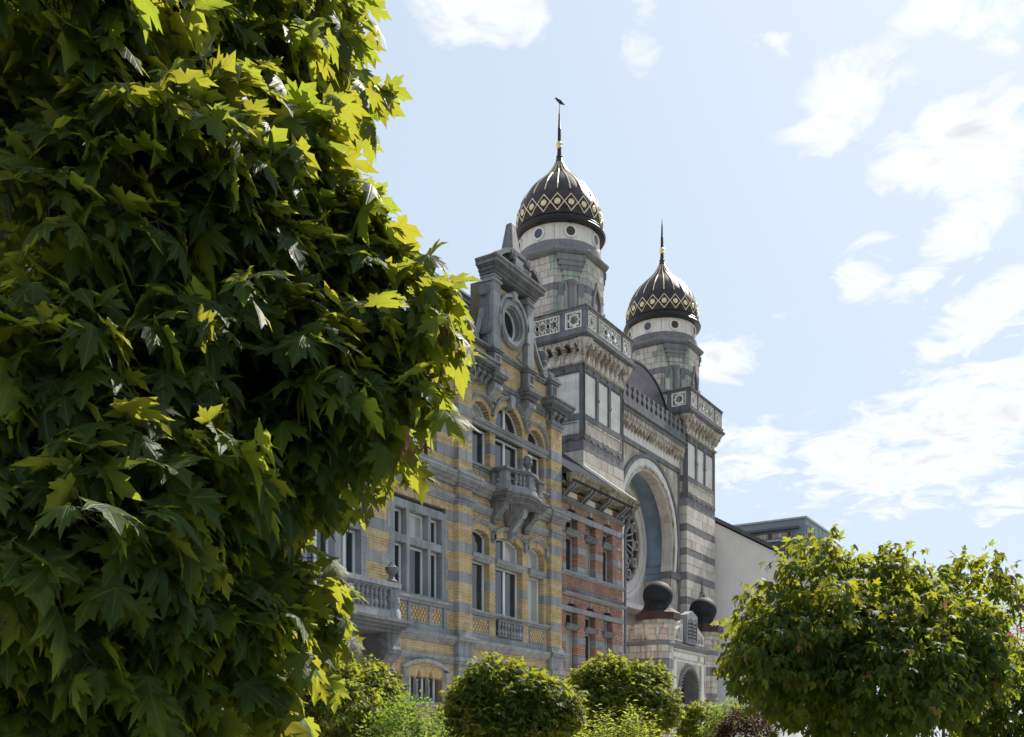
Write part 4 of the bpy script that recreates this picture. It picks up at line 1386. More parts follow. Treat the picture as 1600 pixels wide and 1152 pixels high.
def star_panel(parent, F, x0, x1, z0, z1, y, kind):
    PS = M['pale_stone']
    mb = MB(F)
    e = .045
    mb.ring([(x0, z0), (x1, z0), (x1, z1), (x0, z1)], [(x0 + e, z0 + e), (x1 - e, z0 + e), (x1 - e, z1 - e), (x0 + e, z1 - e)], y, y + .12)
    cz = (z0 + z1) / 2
    hh = (z1 - z0) / 2 - e
    def addstar(cx, n, r, ratio, rot, th):
        o_ = [(cx + a, cz + b) for a, b in star(n, r, ratio, rot)]
        i_ = [(cx + a, cz + b) for a, b in star(n, r - th * 1.5, ratio, rot)]
        mb.ring(o_, i_, y + .02, y + .10)
    if kind == 8:
        wd = (x1 - x0) / 2 - e
        r = max(hh, wd) * 1.0
        cx = (x0 + x1) / 2
        k = wd / hh
        o_ = [(cx + a * min(1, k * 1.0), cz + b) for a, b in star(8, hh * .98, .74, R(22.5) * 0)]
        i_ = [(cx + a * min(1, k * 1.0), cz + b) for a, b in star(8, hh * .98 - .075, .74, 0)]
        mb.ring(o_, i_, y + .02, y + .10)
    else:
        n = max(1, round((x1 - x0) / (2.0 * hh)))
        w = (x1 - x0 - 2 * e) / n
        for i in range(n):
            cx = x0 + e + w * (i + .5)
            addstar(cx, 6, hh * 1.0, .58, R(90), .05)
            for s in (-1, 1):
                mb.box(cx + s * w * .5 - .025, cx + s * w * .5 + .025, y + .02, y + .10, cz - hh * .32, cz + hh * .32)
                for t in (-1, 1):
                    a = (cx + s * hh * .5, cz + t * hh * .55)
                    b = (cx + s * w * .5, cz + t * hh * .30)
                    dx, dz = b[0] - a[0], b[1] - a[1]
                    l = math.hypot(dx, dz)
                    nx, nz = -dz / l * .025, dx / l * .025
                    mb.extr([(a[0] + nx, a[1] + nz), (b[0] + nx, b[1] + nz), (b[0] - nx, b[1] - nz), (a[0] - nx, a[1] - nz)], y + .02, y + .10)
                    mb.extr([(a[0] - .02, a[1]), (a[0] + .02, a[1]), (a[0] + .02, cz + t * hh), (a[0] - .02, cz + t * hh)], y + .03, y + .09)
    return mb.build("star_panel", PS, parent)


def tower(x0, x1, depth, first):
    DBL, CS, PS, GB, CV = M['grey_band_stone'], M['cream_stone'], M['pale_stone'], M['grey_band_stone'], M['carved_stone']
    DK = M['dark_bluestone']
    yb = YS + depth
    xc = (x0 + x1) / 2
    body = MB().box(x0 + .11, x1 - .11, YS + .11, yb, 0.0, 18.2)
    t = body.build("tower", M['mortar'], syn)
    F0 = T(0, 0, 0)
    FS = SIDE(x0, YS)            # local x 0..-depth : runs towards -Y, so the side spans -depth..0
    FR = face_frame(x1, YS, 0)   # right flank
    # --- banded lower part
    bands = [(13.85, 14.25), (12.63, 12.97), (11.47, 11.80), (10.26, 10.62), (9.09, 9.43), (7.92, 8.25), (6.75, 7.08), (5.58, 5.91), (4.41, 4.74), (3.24, 3.57)]
    zlow = 11.2 if first else 4.41
    prev = None
    mcream = lambda i, u, z: CS
    mgrey = lambda i, u, z: GB
    niche = () if first else (Opening(48.08, 48.58, 8.9, 9.5, .25),)
    for (za, zb), nxt in zip(bands, bands[1:] + [None]):
        if za < zlow:
            break
        for Fm, a, b, wt, lo in ((F0, x0, x1, 1.0, 0), (FS, -depth, 0.0, 1.0 if first else .6, 0 if first else -.6), (FR, 0.0, depth, .05, 0)):
            aa = a if lo == 0 else lo
            op = niche if Fm is F0 else ()
            ashlar(t, Fm, aa, b, za, zb, 0.0 if Fm is not F0 else YS, mgrey, L=.9, n=1, weight=wt, ops=op)
            if nxt:
                ashlar(t, Fm, aa, b, nxt[1], za, 0.0 if Fm is not F0 else YS, mcream, L=.62, n=2, weight=wt, ops=op)
    # plain remainder near the ground
    block("lower_wall", CS, syn, x0, x1, YS, yb, 0.0, zlow if not first else 11.4)
    # --- panel zone 14.25 .. 17.3
    def panel_zone(Fm, a, b, yf, ncol):
        def fr(xa, xb, za, zb, y=.0, nm="panel_frame"):
            block(nm, DK, t, xa, xb, yf + y, yf + .15, za, zb, Fm)
        w = b - a
        e = .17
        fr(a, a + e, 14.25, 17.28); fr(b - e, b, 14.25, 17.28)
        fr(a + e, b - e, 17.02, 17.28, .003)
        fr(a + e, b - e, 15.08, 15.30, .003)
        fr(a + e, b - e, 14.25, 14.50, .003)
        cw = (w - 2 * e) / ncol
        for i in range(ncol):
            xa, xb = a + e + i * cw, a + e + (i + 1) * cw
            if i:
                fr(xa - .09, xa + .09, 15.30, 17.02, .004, "mullion")
                block("knot", DK, t, xa - .12, xa + .12, yf - .02, yf + .1, 16.1, 16.2, Fm)
            pa, pb = xa + (.09 if i else 0), xb - (.09 if i < ncol - 1 else 0)
            nrow = 5
            for k in range(nrow):
                za, zb = 15.30 + k * (1.72 / nrow), 15.30 + (k + 1) * (1.72 / nrow)
                block("stone", PS, t, pa + .012, pb - .012, yf + .07, yf + .16, za + .002, zb - .002, Fm)
            # thin pale fillet round each panel
            MB(Fm).ring([(pa, 15.31), (pb, 15.31), (pb, 17.01), (pa, 17.01)], [(pa + .03, 15.34), (pb - .03, 15.34), (pb - .03, 16.98), (pa + .03, 16.98)], yf + .03, yf + .1).build("panel_fillet", DK, t)
        # long low panel with interlaced lower edge
        pa, pb = a + e, b - e
        block("carved_panel", M['cream_stone'], t, pa + .02, pb - .02, yf + .05, yf + .16, 14.52, 15.06, Fm)
        MB(Fm).ring([(pa + .02, 14.52), (pb - .02, 14.52), (pb - .02, 15.06), (pa + .02, 15.06)], [(pa + .08, 14.58), (pb - .08, 14.58), (pb - .08, 15.0), (pa + .08, 15.0)], yf + .005, yf + .1).build("panel_fillet", CV, t)
        zig = MB(Fm)
        k = max(3, int(w / .55))
        for i in range(k):
            xa, xb = a + w * i / k, a + w * (i + 1) / k
            d = .07
            zig.ring([(xa, 14.40), (xa + .1, 14.40), (xa + .16, 14.30), (xb - .16, 14.30), (xb - .1, 14.40), (xb, 14.40)], [(xa, 14.35), (xa + .08, 14.35), (xa + .14, 14.25), (xb - .14, 14.25), (xb - .08, 14.35), (xb, 14.35)], yf - .03, yf + .05, closed=False)
            zig.ring([(xa + w / k * .5 - d, 17.15), (xa + w / k * .5, 17.15 + d), (xa + w / k * .5 + d, 17.15), (xa + w / k * .5, 17.15 - d)], [(xa + w / k * .5 - d * .5, 17.15), (xa + w / k * .5, 17.15 + d * .5), (xa + w / k * .5 + d * .5, 17.15), (xa + w / k * .5, 17.15 - d * .5)], yf - .03, yf + .05)
        zig.build("strapwork", DK, t)
        MB(Fm).extr([(yf - .02, 17.28), (yf - .09, 17.31), (yf - .1, 17.36), (yf - .03, 17.40), (yf + .1, 17.40), (yf + .1, 17.28)], a - .05, b + .05, 'x').build("string_course", CV, t)
        # ribbed zone under the stalactites
        k = int(w / .21)
        for i in range(k):
            xa = a + w * i / k
            block("rib_stone", CV if i % 2 else PS, t, xa + .004, xa + w / k - .004, yf + (.0 if i % 2 else .03), yf + .1, 17.40, 17.80, Fm)
    panel_zone(F0, x0, x1, YS, 3)
    panel_zone(FS, -depth, 0.0, 0.0, 3)
    panel_zone(FR, 0.0, depth, 0.0, 3)
    # --- stalactite cornice and gallery
    o = .27
    corbel_row(t, F0, x0 - .05, x1 + .05, 17.62, .58, .30, 9, YS, CV)
    corbel_row(t, FS, -depth, 0.05, 17.62, .58, .30, 10, 0.0, CV)
    corbel_row(t, FR, -.05, depth, 17.62, .58, .30, 10, 0.0, CV)
    for sx in (x0, x1):
        MB().lathe([(.05, 0), (.14, .1), (.2, .25), (.34, .45), (.4, .58)], 10, (sx, YS, 17.6)).build("corner_corbel", CV, t)
    g = MB()
    for za, zb, p in ((18.17, 18.23, o + .04), (18.23, 18.30, o + .10), (18.30, 18.36, o + .14), (18.36, 18.55, o + .06)):
        g.box(x0 - p, x1 + p, YS - p, yb + .2, za + .001, zb)
    g.build("gallery_slab", DK, t)
    zr0, zr1 = 18.62, 19.27
    gal = MB().box(x0 - o - .02, x1 + o + .02, YS - o - .02, YS - o + .15, 19.29, 19.40).box(x0 - o - .02, x0 - o + .15, YS - o + .151, yb + .2, 19.29, 19.40).box(x1 + o - .15, x1 + o + .02, YS - o + .151, yb + .2, 19.29, 19.40)
    gal.box(x0 - o - .06, x1 + o + .06, YS - o - .06, YS - o + .19, 19.402, 19.45).box(x0 - o - .06, x0 - o + .19, YS - o + .191, yb + .2, 19.402, 19.45).box(x1 + o - .19, x1 + o + .06, YS - o + .191, yb + .2, 19.402, 19.45)
    gl = gal.build("gallery_rail", DK, syn)
    def gallery(Fm, a, b, yf):
        w = b - a
        xs = [a, a + w * .045, a + w * .21, a + w * .265, a + w * .735, a + w * .79, a + w * .955, b]
        for i in (0, 2, 4, 6):
            block("rail_post", DK, gl, xs[i], xs[i + 1], yf + .002, yf + .13, 18.55, 19.29, Fm)
        for i, kd in ((1, 8), (3, 6), (5, 8)):
            block("rail_foot", DK, gl, xs[i], xs[i + 1], yf + .004, yf + .128, 18.55, zr0, Fm)
            star_panel(gl, Fm, xs[i] + .003, xs[i + 1] - .003, zr0, zr1 + .015, yf, kd)
    gallery(F0, x0 - o, x1 + o, YS - o)
    gallery(SIDE(x0 - o, YS - o), -depth - o, -.002, 0.0)
    gallery(face_frame(x1 + o, YS - o, 0), .002, depth + o, 0.0)
    # --- octagon
    ax, ay = xc, YS + 2.12
    ap = 1.72
    oc = MB().lathe([((ap - .03) / math.cos(R(22.5)), 0), ((ap - .03) / math.cos(R(22.5)), 4.05)], 8, (ax, ay, 18.2), R(22.5)).build("octagon", M['mortar'], syn)
    sw = ap * math.tan(R(22.5))
    VG = M['verdigris_stone']
    for ang in (270, 225, 180, 315, 0):
        Fm = face_frame(ax, ay, ang)
        diag = ang in (225, 315)
        if ang == 270 or ang == 180 or ang == 0:
            nz_op = (Opening(-.27, .27, 18.2, 20.3, .55),) if ang in (270,) else ()
            def mf(i, u, z, s=sw):
                if abs(z - 20.72) < .14:
                    return GB
                return VG if abs(u) > s - .25 else CS
            for a, b, n in ((18.35, 20.58, 8), (20.86, 22.0, 4)):
                ashlar(oc, Fm, -sw, sw, a, b, -ap, mf, L=.46, n=n, ops=nz_op, weight=.8)
            ashlar(oc, Fm, -sw, sw, 20.58, 20.86, -ap, mgrey, L=.5, n=1, ops=nz_op, weight=.8)
            if nz_op:
                hood = [(-.36, 18.3), (-.36, 20.45), (0, 21.25), (.36, 20.45), (.36, 18.3)]
                hin = [(-.26, 18.3), (-.26, 20.40), (0, 21.0), (.26, 20.40), (.26, 18.3)]
                MB(Fm).ring(hood, hin, -ap - .1, -ap + .2, closed=False).build("niche_frame", GB, oc)
                fg = MB(Fm)
                fg.lathe([(.10, 0), (.12, .3), (.09, .7), (.13, 1.0), (.15, 1.25), (.06, 1.38), (.09, 1.46), (.09, 1.6), (0, 1.7)], 10, (0, -ap + .02, 18.7))
                fg.build("niche_column", CV, oc, True)
        else:
            def mf(i, u, z):
                if abs(z - 20.72) < .14:
                    return GB
                return VG
            # stepped canopy over a corner column
            ashlar(oc, Fm, -sw, sw, 18.35, 20.58, -ap, mf, L=.40, n=8, weight=.8)
            ashlar(oc, Fm, -sw, sw, 20.58, 20.86, -ap, mgrey, L=.5, n=1, weight=.8)
            ashlar(oc, Fm, -sw, sw, 20.86, 22.0, -ap, mf, L=.40, n=4, weight=.8)
            for k, (za, zb, hw, p) in enumerate(((21.76, 22.0, .60, .17), (21.56, 21.76, .52, .145), (21.36, 21.56, .44, .12), (21.16, 21.36, .36, .095), (20.96, 21.16, .29, .07))):
                block("canopy_step", VG if k > 2 else GB, oc, -hw, hw, -ap - p, -ap + .1, za + .001, zb, Fm)
            block("column_back", VG, oc, -.24, .24, -ap - .03, -ap + .1, 18.3, 20.96, Fm)
            MB(Fm).lathe([(.17, 0), (.17, .1), (.125, .16), (.125, 1.0), (.15, 1.03), (.15, 1.08), (.125, 1.1), (.125, 2.1), (.11, 2.15), (.16, 2.25), (.2, 2.4)], 14, (0, -ap - .05, 18.55)).build("corner_column", GB, oc, True)
            for s in (-1, 1):
                for k, (hgt, out) in enumerate(((20.9, .05), (20.3, .14), (19.7, .22), (19.1, .30))):
                    block("stepped_stone", VG if k % 2 else GB, oc, s * .42 - .12, s * .42 + .12, -ap - out, -ap + .1, 18.3 + .001 * k, hgt, Fm)
    # broached corners, widening downwards
    cc = MB()
    R8 = 1 / math.cos(R(22.5))
    cc.lathe([((ap + .06) * R8, 22.0), ((ap + .16) * R8, 22.06), ((ap + .22) * R8, 22.14), ((ap + .22) * R8, 22.2), ((ap + .06) * R8, 22.34), (1.8, 22.52), (1.76, 22.62)], 8, (ax, ay, 0), R(22.5))
    cc.build("octagon_cornice", M['grey_band_stone'], oc)
    # --- drum with round windows
    dr = MB().lathe([(1.76, 22.34), (1.78, 22.5), (1.74, 22.68), (1.64, 22.70), (1.64, 23.5)], 64, (ax, ay, 0)).build("drum", GB, syn, True)
    for k in range(8):
        Fm = face_frame(ax, ay, 270 + 45 * k)
        for j in range(2):
            a0_ = -22.5 + 22.5 * j * 1.0
            o_, i_ = [], []
            aa = [R(-22.2 + 22.5 * j + 21.9 * q / 4) for q in range(5)]
            o_ = [(1.70 * math.sin(a), -1.70 * math.cos(a)) for a in aa]
            i_ = [(1.60 * math.sin(a), -1.60 * math.cos(a)) for a in aa]
            MB(Fm).ring(o_, i_, 22.69, 23.47, 'z', closed=False).build("stone", PS, dr)
        n = 22
        c_ = lambda r: [(r * math.cos(2 * math.pi * i / n), 23.02 + r * math.sin(2 * math.pi * i / n)) for i in range(n)]
        rw = MB(Fm).ring(c_(.27), c_(.19), -1.745, -1.6).build("round_window", PS, syn, True)
        MB(Fm).extr(c_(.195), -1.715, -1.69).build("pane", M['blue_glass'] if k % 2 == 0 else M['interior'], rw)
    # --- onion dome
    zb = 23.36
    prof = [(1.80, 0.0), (1.92, .02), (1.96, .10), (1.90, .17), (1.87, .19), (1.89, .26), (1.80, .36)]
    MB().lathe(prof, 72, (ax, ay, zb)).build("dome_rim", M['black_metal'], syn, True)
    dp = [(1.79, .34), (1.81, .6), (1.80, .9), (1.74, 1.2), (1.62, 1.52), (1.45, 1.82), (1.23, 2.12), (.98, 2.38), (.74, 2.60), (.54, 2.80), (.38, 3.0), (.26, 3.2), (.18, 3.36)]
    # smooth the profile
    def prof_at(s):
        s = max(0, min(1, s)) * (len(dp) - 1)
        i = min(len(dp) - 2, int(s))
        t_ = s - i
        p0, p1, p2, p3 = dp[max(0, i - 1)], dp[i], dp[i + 1], dp[min(len(dp) - 1, i + 2)]
        f = lambda a, b, c, d: .5 * ((2 * b) + (-a + c) * t_ + (2 * a - 5 * b + 4 * c - d) * t_ ** 2 + (-a + 3 * b - 3 * c + d) * t_ ** 3)
        return f(p0[0], p1[0], p2[0], p3[0]), f(p0[1], p1[1], p2[1], p3[1])
    dome = MB().lathe([prof_at(i / 40) for i in range(41)], 80, (ax, ay, zb)).build("dome", M['copper'], syn, True)
    NR = 20
    key = "dome"
    if key not in _corb:
        rib = MB()
        path = []
        for i in range(22):
            r, z = prof_at(.305 + .685 * i / 21)
            path.append((0, -(r + .012), z))
        rib.tube(path, [.026 - .010 * i / 21 for i in range(22)], 6)
        _corb["rib"] = rib.mesh("rib", M['gold'], True)
        loz = MB()
        hw = math.pi * 1.82 / NR * .97
        zc, hh = .80, .36
        def at(u, z):
            # on the dome surface: angle u / radius
            best = min((prof_at(i / 200) for i in range(201)), key=lambda p: abs(p[1] - z))
            r = best[0] + .018
            a = u / 1.81
            return (r * math.sin(a), -r * math.cos(a), z)
        for (u0, z0_), (u1, z1_) in (((0, zc - hh), (hw, zc)), ((hw, zc), (0, zc + hh)), ((0, zc + hh), (-hw, zc)), ((-hw, zc), (0, zc - hh))):
            loz.tube([at(u0 + (u1 - u0) * i / 5, z0_ + (z1_ - z0_) * i / 5) for i in range(6)], .021, 5)
        _corb["lozenge"] = loz.mesh("lozenge", M['gold'])
        rd = MB(T(0, -1.80, zc) @ Matrix.Rotation(R(90), 4, 'X'))
        rd.lathe([(.125, -.02), (.125, .03), (.10, .045), (.085, .03), (.06, .03), (.04, .055), (0, .06)], 16)
        _corb["roundel"] = rd.mesh("roundel", M['gold'], True)
        _corb[key] = True
    for k in range(NR):
        Fm = T(ax, ay, zb) @ Matrix.Rotation(2 * math.pi * (k + .5) / NR, 4, 'Z')
        link("rib", _corb["rib"], dome, Fm)
        link("lozenge", _corb["lozenge"], dome, Fm)
        link("roundel", _corb["roundel"], dome, Fm)
    MB().ring([(1.83 * math.cos(2 * math.pi * i / 72), 1.83 * math.sin(2 * math.pi * i / 72)) for i in range(72)], [(1.7 * math.cos(2 * math.pi * i / 72), 1.7 * math.sin(2 * math.pi * i / 72)) for i in range(72)], .36, .40, 'z').build("band", M['copper'], dome).matrix_basis = T(ax, ay, zb)
    fz = zb + 3.3
    fin = MB().lathe([(.24, 0), (.18, .08), (.12, .30), (.14, .34), (.10, .38), (.085, .6), (.085, .7)], 16, (ax, ay, fz)).build("finial", M['black_metal'], syn, True)
    MB().lathe([(.085, .68), (.13, .74), (.10, .80), (.15, .88), (.10, .95), (.07, .98)], 16, (ax, ay, fz)).build("knob", M['gold'], fin, True)
    MB().lathe([(.075, .96), (.065, 1.5), (.075, 1.52), (.055, 1.56), (.035, 2.15), (.02, 2.2), (.012, 2.45)], 10, (ax, ay, fz)).build("spire", M['black_metal'], fin, True)
    return ax, ay, fz


T1 = tower(35.88, 39.52, 4.24, True)
T2 = tower(46.46, 50.22, 4.24, False)


def middle():
    DK, CS, PS, GB, CV = M['dark_bluestone'], M['cream_stone'], M['pale_stone'], M['grey_band_stone'], M['carved_stone']
    YC = 19.6
    xa, xb, cx, cz = 39.45, 46.46, 42.85, 12.0
    DZ = .12
    n = 40
    # front screen with the horseshoe opening: round head, legs that draw in slightly down to the imposts
    def hs_path(r, n_arc=40, n_leg=10, z_low=10.50):
        pts = []
        for i in range(n_leg):
            t = 1 - i / n_leg
            pts.append((cx + r - .16 * t * t, cz + (z_low - cz) * t))
        pts += arc_pts(cx, cz, r, 0, 180, n_arc)
        for i in range(1, n_leg + 1):
            t = i / n_leg
            pts.append((cx - r + .16 * t * t, cz + (z_low - cz) * t))
        return pts
    hs = hs_path(2.66)
    scr = MB()
    poly = [(xa, 7.6), (hs[-1][0], 7.6)] + list(reversed(hs)) + [(hs[0][0], 7.6), (xb, 7.6), (xb, 16.45), (xa, 16.45)]
    scr.extr(poly, YC, YC + .42)
    fr = scr.build("front_wall", CS, syn)
    MB().box(xa, xb, YC + .5, 24.0, 16.0, 16.6).build("roof_deck", M['slate'], syn)
    hm = MB().ring(hs_path(3.36), hs_path(3.19), YC - .16, YC + .1, closed=False)
    hm.build("hood_mould", DK, syn, True)
    P = {r: hs_path(r, 40, 10) for r in (3.18, 2.78, 2.80, 2.63)}
    cuts = [0, 2, 5, 8, 10] + list(range(12, 50, 2)) + [50, 52, 55, 58, 60]
    for a, b in zip(cuts[:-1], cuts[1:]):
        MB().ring(P[3.18][a:b + 1], P[2.78][a:b + 1], YC - .10 - random.uniform(0, .006), YC + .1, closed=False).build("voussoir", PS, syn)
        MB().ring(P[2.80][a:b + 1], P[2.63][a:b + 1], YC - .05, YC + .46 + random.uniform(0, .005), closed=False).build("voussoir", CS, syn)
    MB().ring(hs_path(2.84), hs_path(2.74), YC - .15, YC, closed=False).build("bead_mould", CV, syn, True)
    for s in (-1, 1):
        xo, xi = cx + s * 3.56, cx + s * 2.40
        block("impost", GB, syn, min(xo, xi), max(xo, xi), YC - .14, YC + .46, 10.20, 10.50)
        block("jamb", CV, syn, min(cx + s * 2.52, cx + s * 3.1), max(cx + s * 2.52, cx + s * 3.1), YC - .06, YC + .45, 7.6, 10.20)
        # dark frame strip beside the spandrel, carved fields
        block("frame_strip", DK, syn, min(cx + s * 3.38, cx + s * 3.52), max(cx + s * 3.38, cx + s * 3.52), YC - .07, YC + .05, 7.6, 15.4)
        sp = [(cx + s * 3.36, 15.34), (cx + s * .75, 15.34)] + [(cx + s * 3.44 * math.cos(R(a)), cz + 3.44 * math.sin(R(a))) for a in range(74, 13, -6)] + [(cx + s * 3.36, 12.75)]
        if s < 0:
            sp = list(reversed(sp))
        MB().extr([(x, min(z, 15.34)) for x, z in sp], YC - .03, YC + .02).build("carved_spandrel", CV, syn)
        block("jamb_panel", CV, syn, min(cx + s * 3.14, cx + s * 3.36), max(cx + s * 3.14, cx + s * 3.36), YC - .04, YC + .02, 8.2, 10.0)
        block("jamb_panel", PS, syn, min(cx + s * 3.2, cx + s * 3.45), max(cx + s * 3.2, cx + s * 3.45), YC - .05, YC + .02, 15.7, 16.0)
    block("frieze_band", DK, syn, xa + .01, xb - .01, YC - .08, YC + .05, 15.28 + DZ, 15.5 + DZ)
    # stone strip and small stalactites under the middle cornice
    for i in range(18):
        x = xa + (xb - xa) * i / 18
        block("stone", PS, fr, x + .004, x + (xb - xa) / 18 - .004, YC - .04 - random.uniform(0, .01), YC + .05, 15.5 + DZ, 16.0 + DZ)
    corbel_row(fr, I4, xa + .02, xb - .02, 15.82 + DZ, .40, .30, 22, YC, CV)
    for i in range(44):
        x = xa + .05 + (xb - xa - .1) * i / 44
        block("dentil", CV, fr, x, x + .09, YC - .36, YC, 16.22 + DZ, 16.42 + DZ)
    moulding("cornice", DK, syn, xa, xb, YC, [(p_, z_ + DZ) for p_, z_ in [(.0, 16.42), (.38, 16.44), (.40, 16.52), (.34, 16.54), (.34, 16.62), (.44, 16.66), (.44, 16.76), (.0, 16.80)]])
    # cresting
    half = [(.24, 0), (.24, .26), (.16, .30), (.10, .38), (.10, .44), (.17, .50), (.19, .58), (.15, .66), (.09, .70), (.09, .76), (.13, .80), (.13, .88)]
    poly = half + [(-x, z) for x, z in reversed(half)]
    cm = MB().extr(poly, -.09, .09).mesh("cresting", DK)
    k = 14
    for i in range(k):
        link("cresting", cm, syn, T(xa + .25 + (xb - xa - .5) * i / (k - 1), YC - .28, 16.78 + DZ))
    # copper vault behind the cresting
    v = MB()
    prof = [(cx + 3.22 * math.cos(R(a)), 17.1 + 2.5 * math.sin(R(a))) for a in range(0, 181, 5)]
    v.extr([(cx + 3.22, 16.5)] + prof + [(cx - 3.22, 16.5)], 19.9, 26.0)
    vt = v.build("vault_roof", M['vault_copper'], syn, True)
    for k in range(11):
        o_ = [(cx + 3.27 * math.cos(R(a)), 17.1 + 2.55 * math.sin(R(a))) for a in range(0, 181, 6)]
        i_ = [(cx + 3.18 * math.cos(R(a)), 17.1 + 2.46 * math.sin(R(a))) for a in range(0, 181, 6)]
        MB().ring(o_, i_, 19.86 + k * .52, 19.94 + k * .52, closed=False).build("seam", M['black_metal'], vt)
    # recess: blue soffit, rose wall
    rc = [(cx + 3.1 * math.cos(R(a)), 12.0 + 3.1 * math.sin(R(a))) for a in range(0, 181, 5)]
    BL = M['blue_paint']
    inner = [(cx + 3.1, 8.6)] + rc + [(cx - 3.1, 8.6)]
    outer = [(cx + 3.4, 8.6)] + [(cx + 3.4 * math.cos(R(a)), 12.0 + 3.4 * math.sin(R(a))) for a in range(0, 181, 5)] + [(cx - 3.4, 8.6)]
    MB().ring(outer, inner, YC + .43, 21.3, closed=False).build("blue_soffit", BL, syn, True)
    for z in (10.95, 10.6):
        for s in (-1, 1):
            block("soffit_ledge", BL, syn, min(cx + s * 3.1, cx + s * 3.02), max(cx + s * 3.1, cx + s * 3.02), YC + .44, 21.1, z, z + .05)
    for s in (-1, 1):
        block("recess_wall", CS, syn, min(cx + s * 3.09, cx + s * 2.9), max(cx + s * 3.09, cx + s * 2.9), YC + .43, 21.1, 8.6, 10.2)
    block("rose_wall", PS, syn, xa, xb, 21.12, 21.6, 7.0, 16.0)
    block("sill", PS, syn, xa + .3, xb - .3, YC + .43, 21.2, 8.4, 8.62)
    n = 64
    rz = 11.72
    YR_ = 21.1
    c_ = lambda r: [(cx + r * math.cos(2 * math.pi * i / n), rz + r * math.sin(2 * math.pi * i / n)) for i in range(n)]
    rose = MB().ring(c_(2.95), c_(2.75), YR_ - .10, YR_ + .05).ring(c_(2.72), c_(2.50), YR_ - .20, YR_ + .05).ring(c_(2.48), c_(2.28), YR_ - .12, YR_ + .05).ring(c_(2.26), c_(2.05), YR_ - .18, YR_ + .05).build("rose_window", PS, syn, True)
    MB().extr(c_(2.1), YR_ - .03, YR_ - .01).build("pane", M['blue_glass'], rose)
    tr = MB().ring(c_(2.06), c_(1.96), YR_ - .16, YR_ - .02).ring(c_(.42), c_(.32), YR_ - .18, YR_ - .02).build("tracery_ring", CV, rose, True)
    for kx in range(12):
        a = 2 * math.pi * kx / 12
        for s in (-1, 1):
            a1 = a + s * R(9)
            p0 = (cx + .38 * math.cos(a), rz + .38 * math.sin(a))
            p1 = (cx + 1.42 * math.cos(a1), rz + 1.42 * math.sin(a1))
            MB().tube([(p0[0], YR_ - .1, p0[1]), (p1[0], YR_ - .1, p1[1])], .045, 6).build("spoke", CV, rose)
        MB().ring([(cx + 1.68 * math.cos(a) + .24 * math.cos(2 * math.pi * i / 14), rz + 1.68 * math.sin(a) + .24 * math.sin(2 * math.pi * i / 14)) for i in range(14)], [(cx + 1.68 * math.cos(a) + .17 * math.cos(2 * math.pi * i / 14), rz + 1.68 * math.sin(a) + .17 * math.sin(2 * math.pi * i / 14)) for i in range(14)], YR_ - .16, YR_ - .03).build("tracery_ring", CV, rose)
        a2 = a + math.pi / 12
        MB().tube([(cx + 1.42 * math.cos(a - R(9)), YR_ - .1, rz + 1.42 * math.sin(a - R(9))), (cx + 1.36 * math.cos(a), YR_ - .1, rz + 1.36 * math.sin(a)), (cx + 1.42 * math.cos(a + R(9)), YR_ - .1, rz + 1.42 * math.sin(a + R(9))), (cx + 1.30 * math.cos(a2), YR_ - .1, rz + 1.30 * math.sin(a2)), (cx + 1.42 * math.cos(a + R(21)), YR_ - .1, rz + 1.42 * math.sin(a + R(21)))], .04, 6).build("tracery_bar", CV, rose)
    # niche on the right tower
    nf = MB()
    nf.ring(outline(48.0, 48.66, 8.9, 9.5, .33, 12)[1:] + [(48.0, 8.9)], outline(48.1, 48.56, 8.9, 9.5, .23, 12)[1:] + [(48.1, 8.9)], YS - .12, YS + .1, closed=False)
    nf.lathe([(.10, 0), (.05, .12), (.09, .2), (.04, .3), (.05, .5), (0, .75)], 8, (48.33, YS - .05, 9.84))
    nf.box(47.95, 48.71, YS - .14, YS + .05, 8.82, 8.9)
    nf.build("niche_frame", GB, syn)


middle()


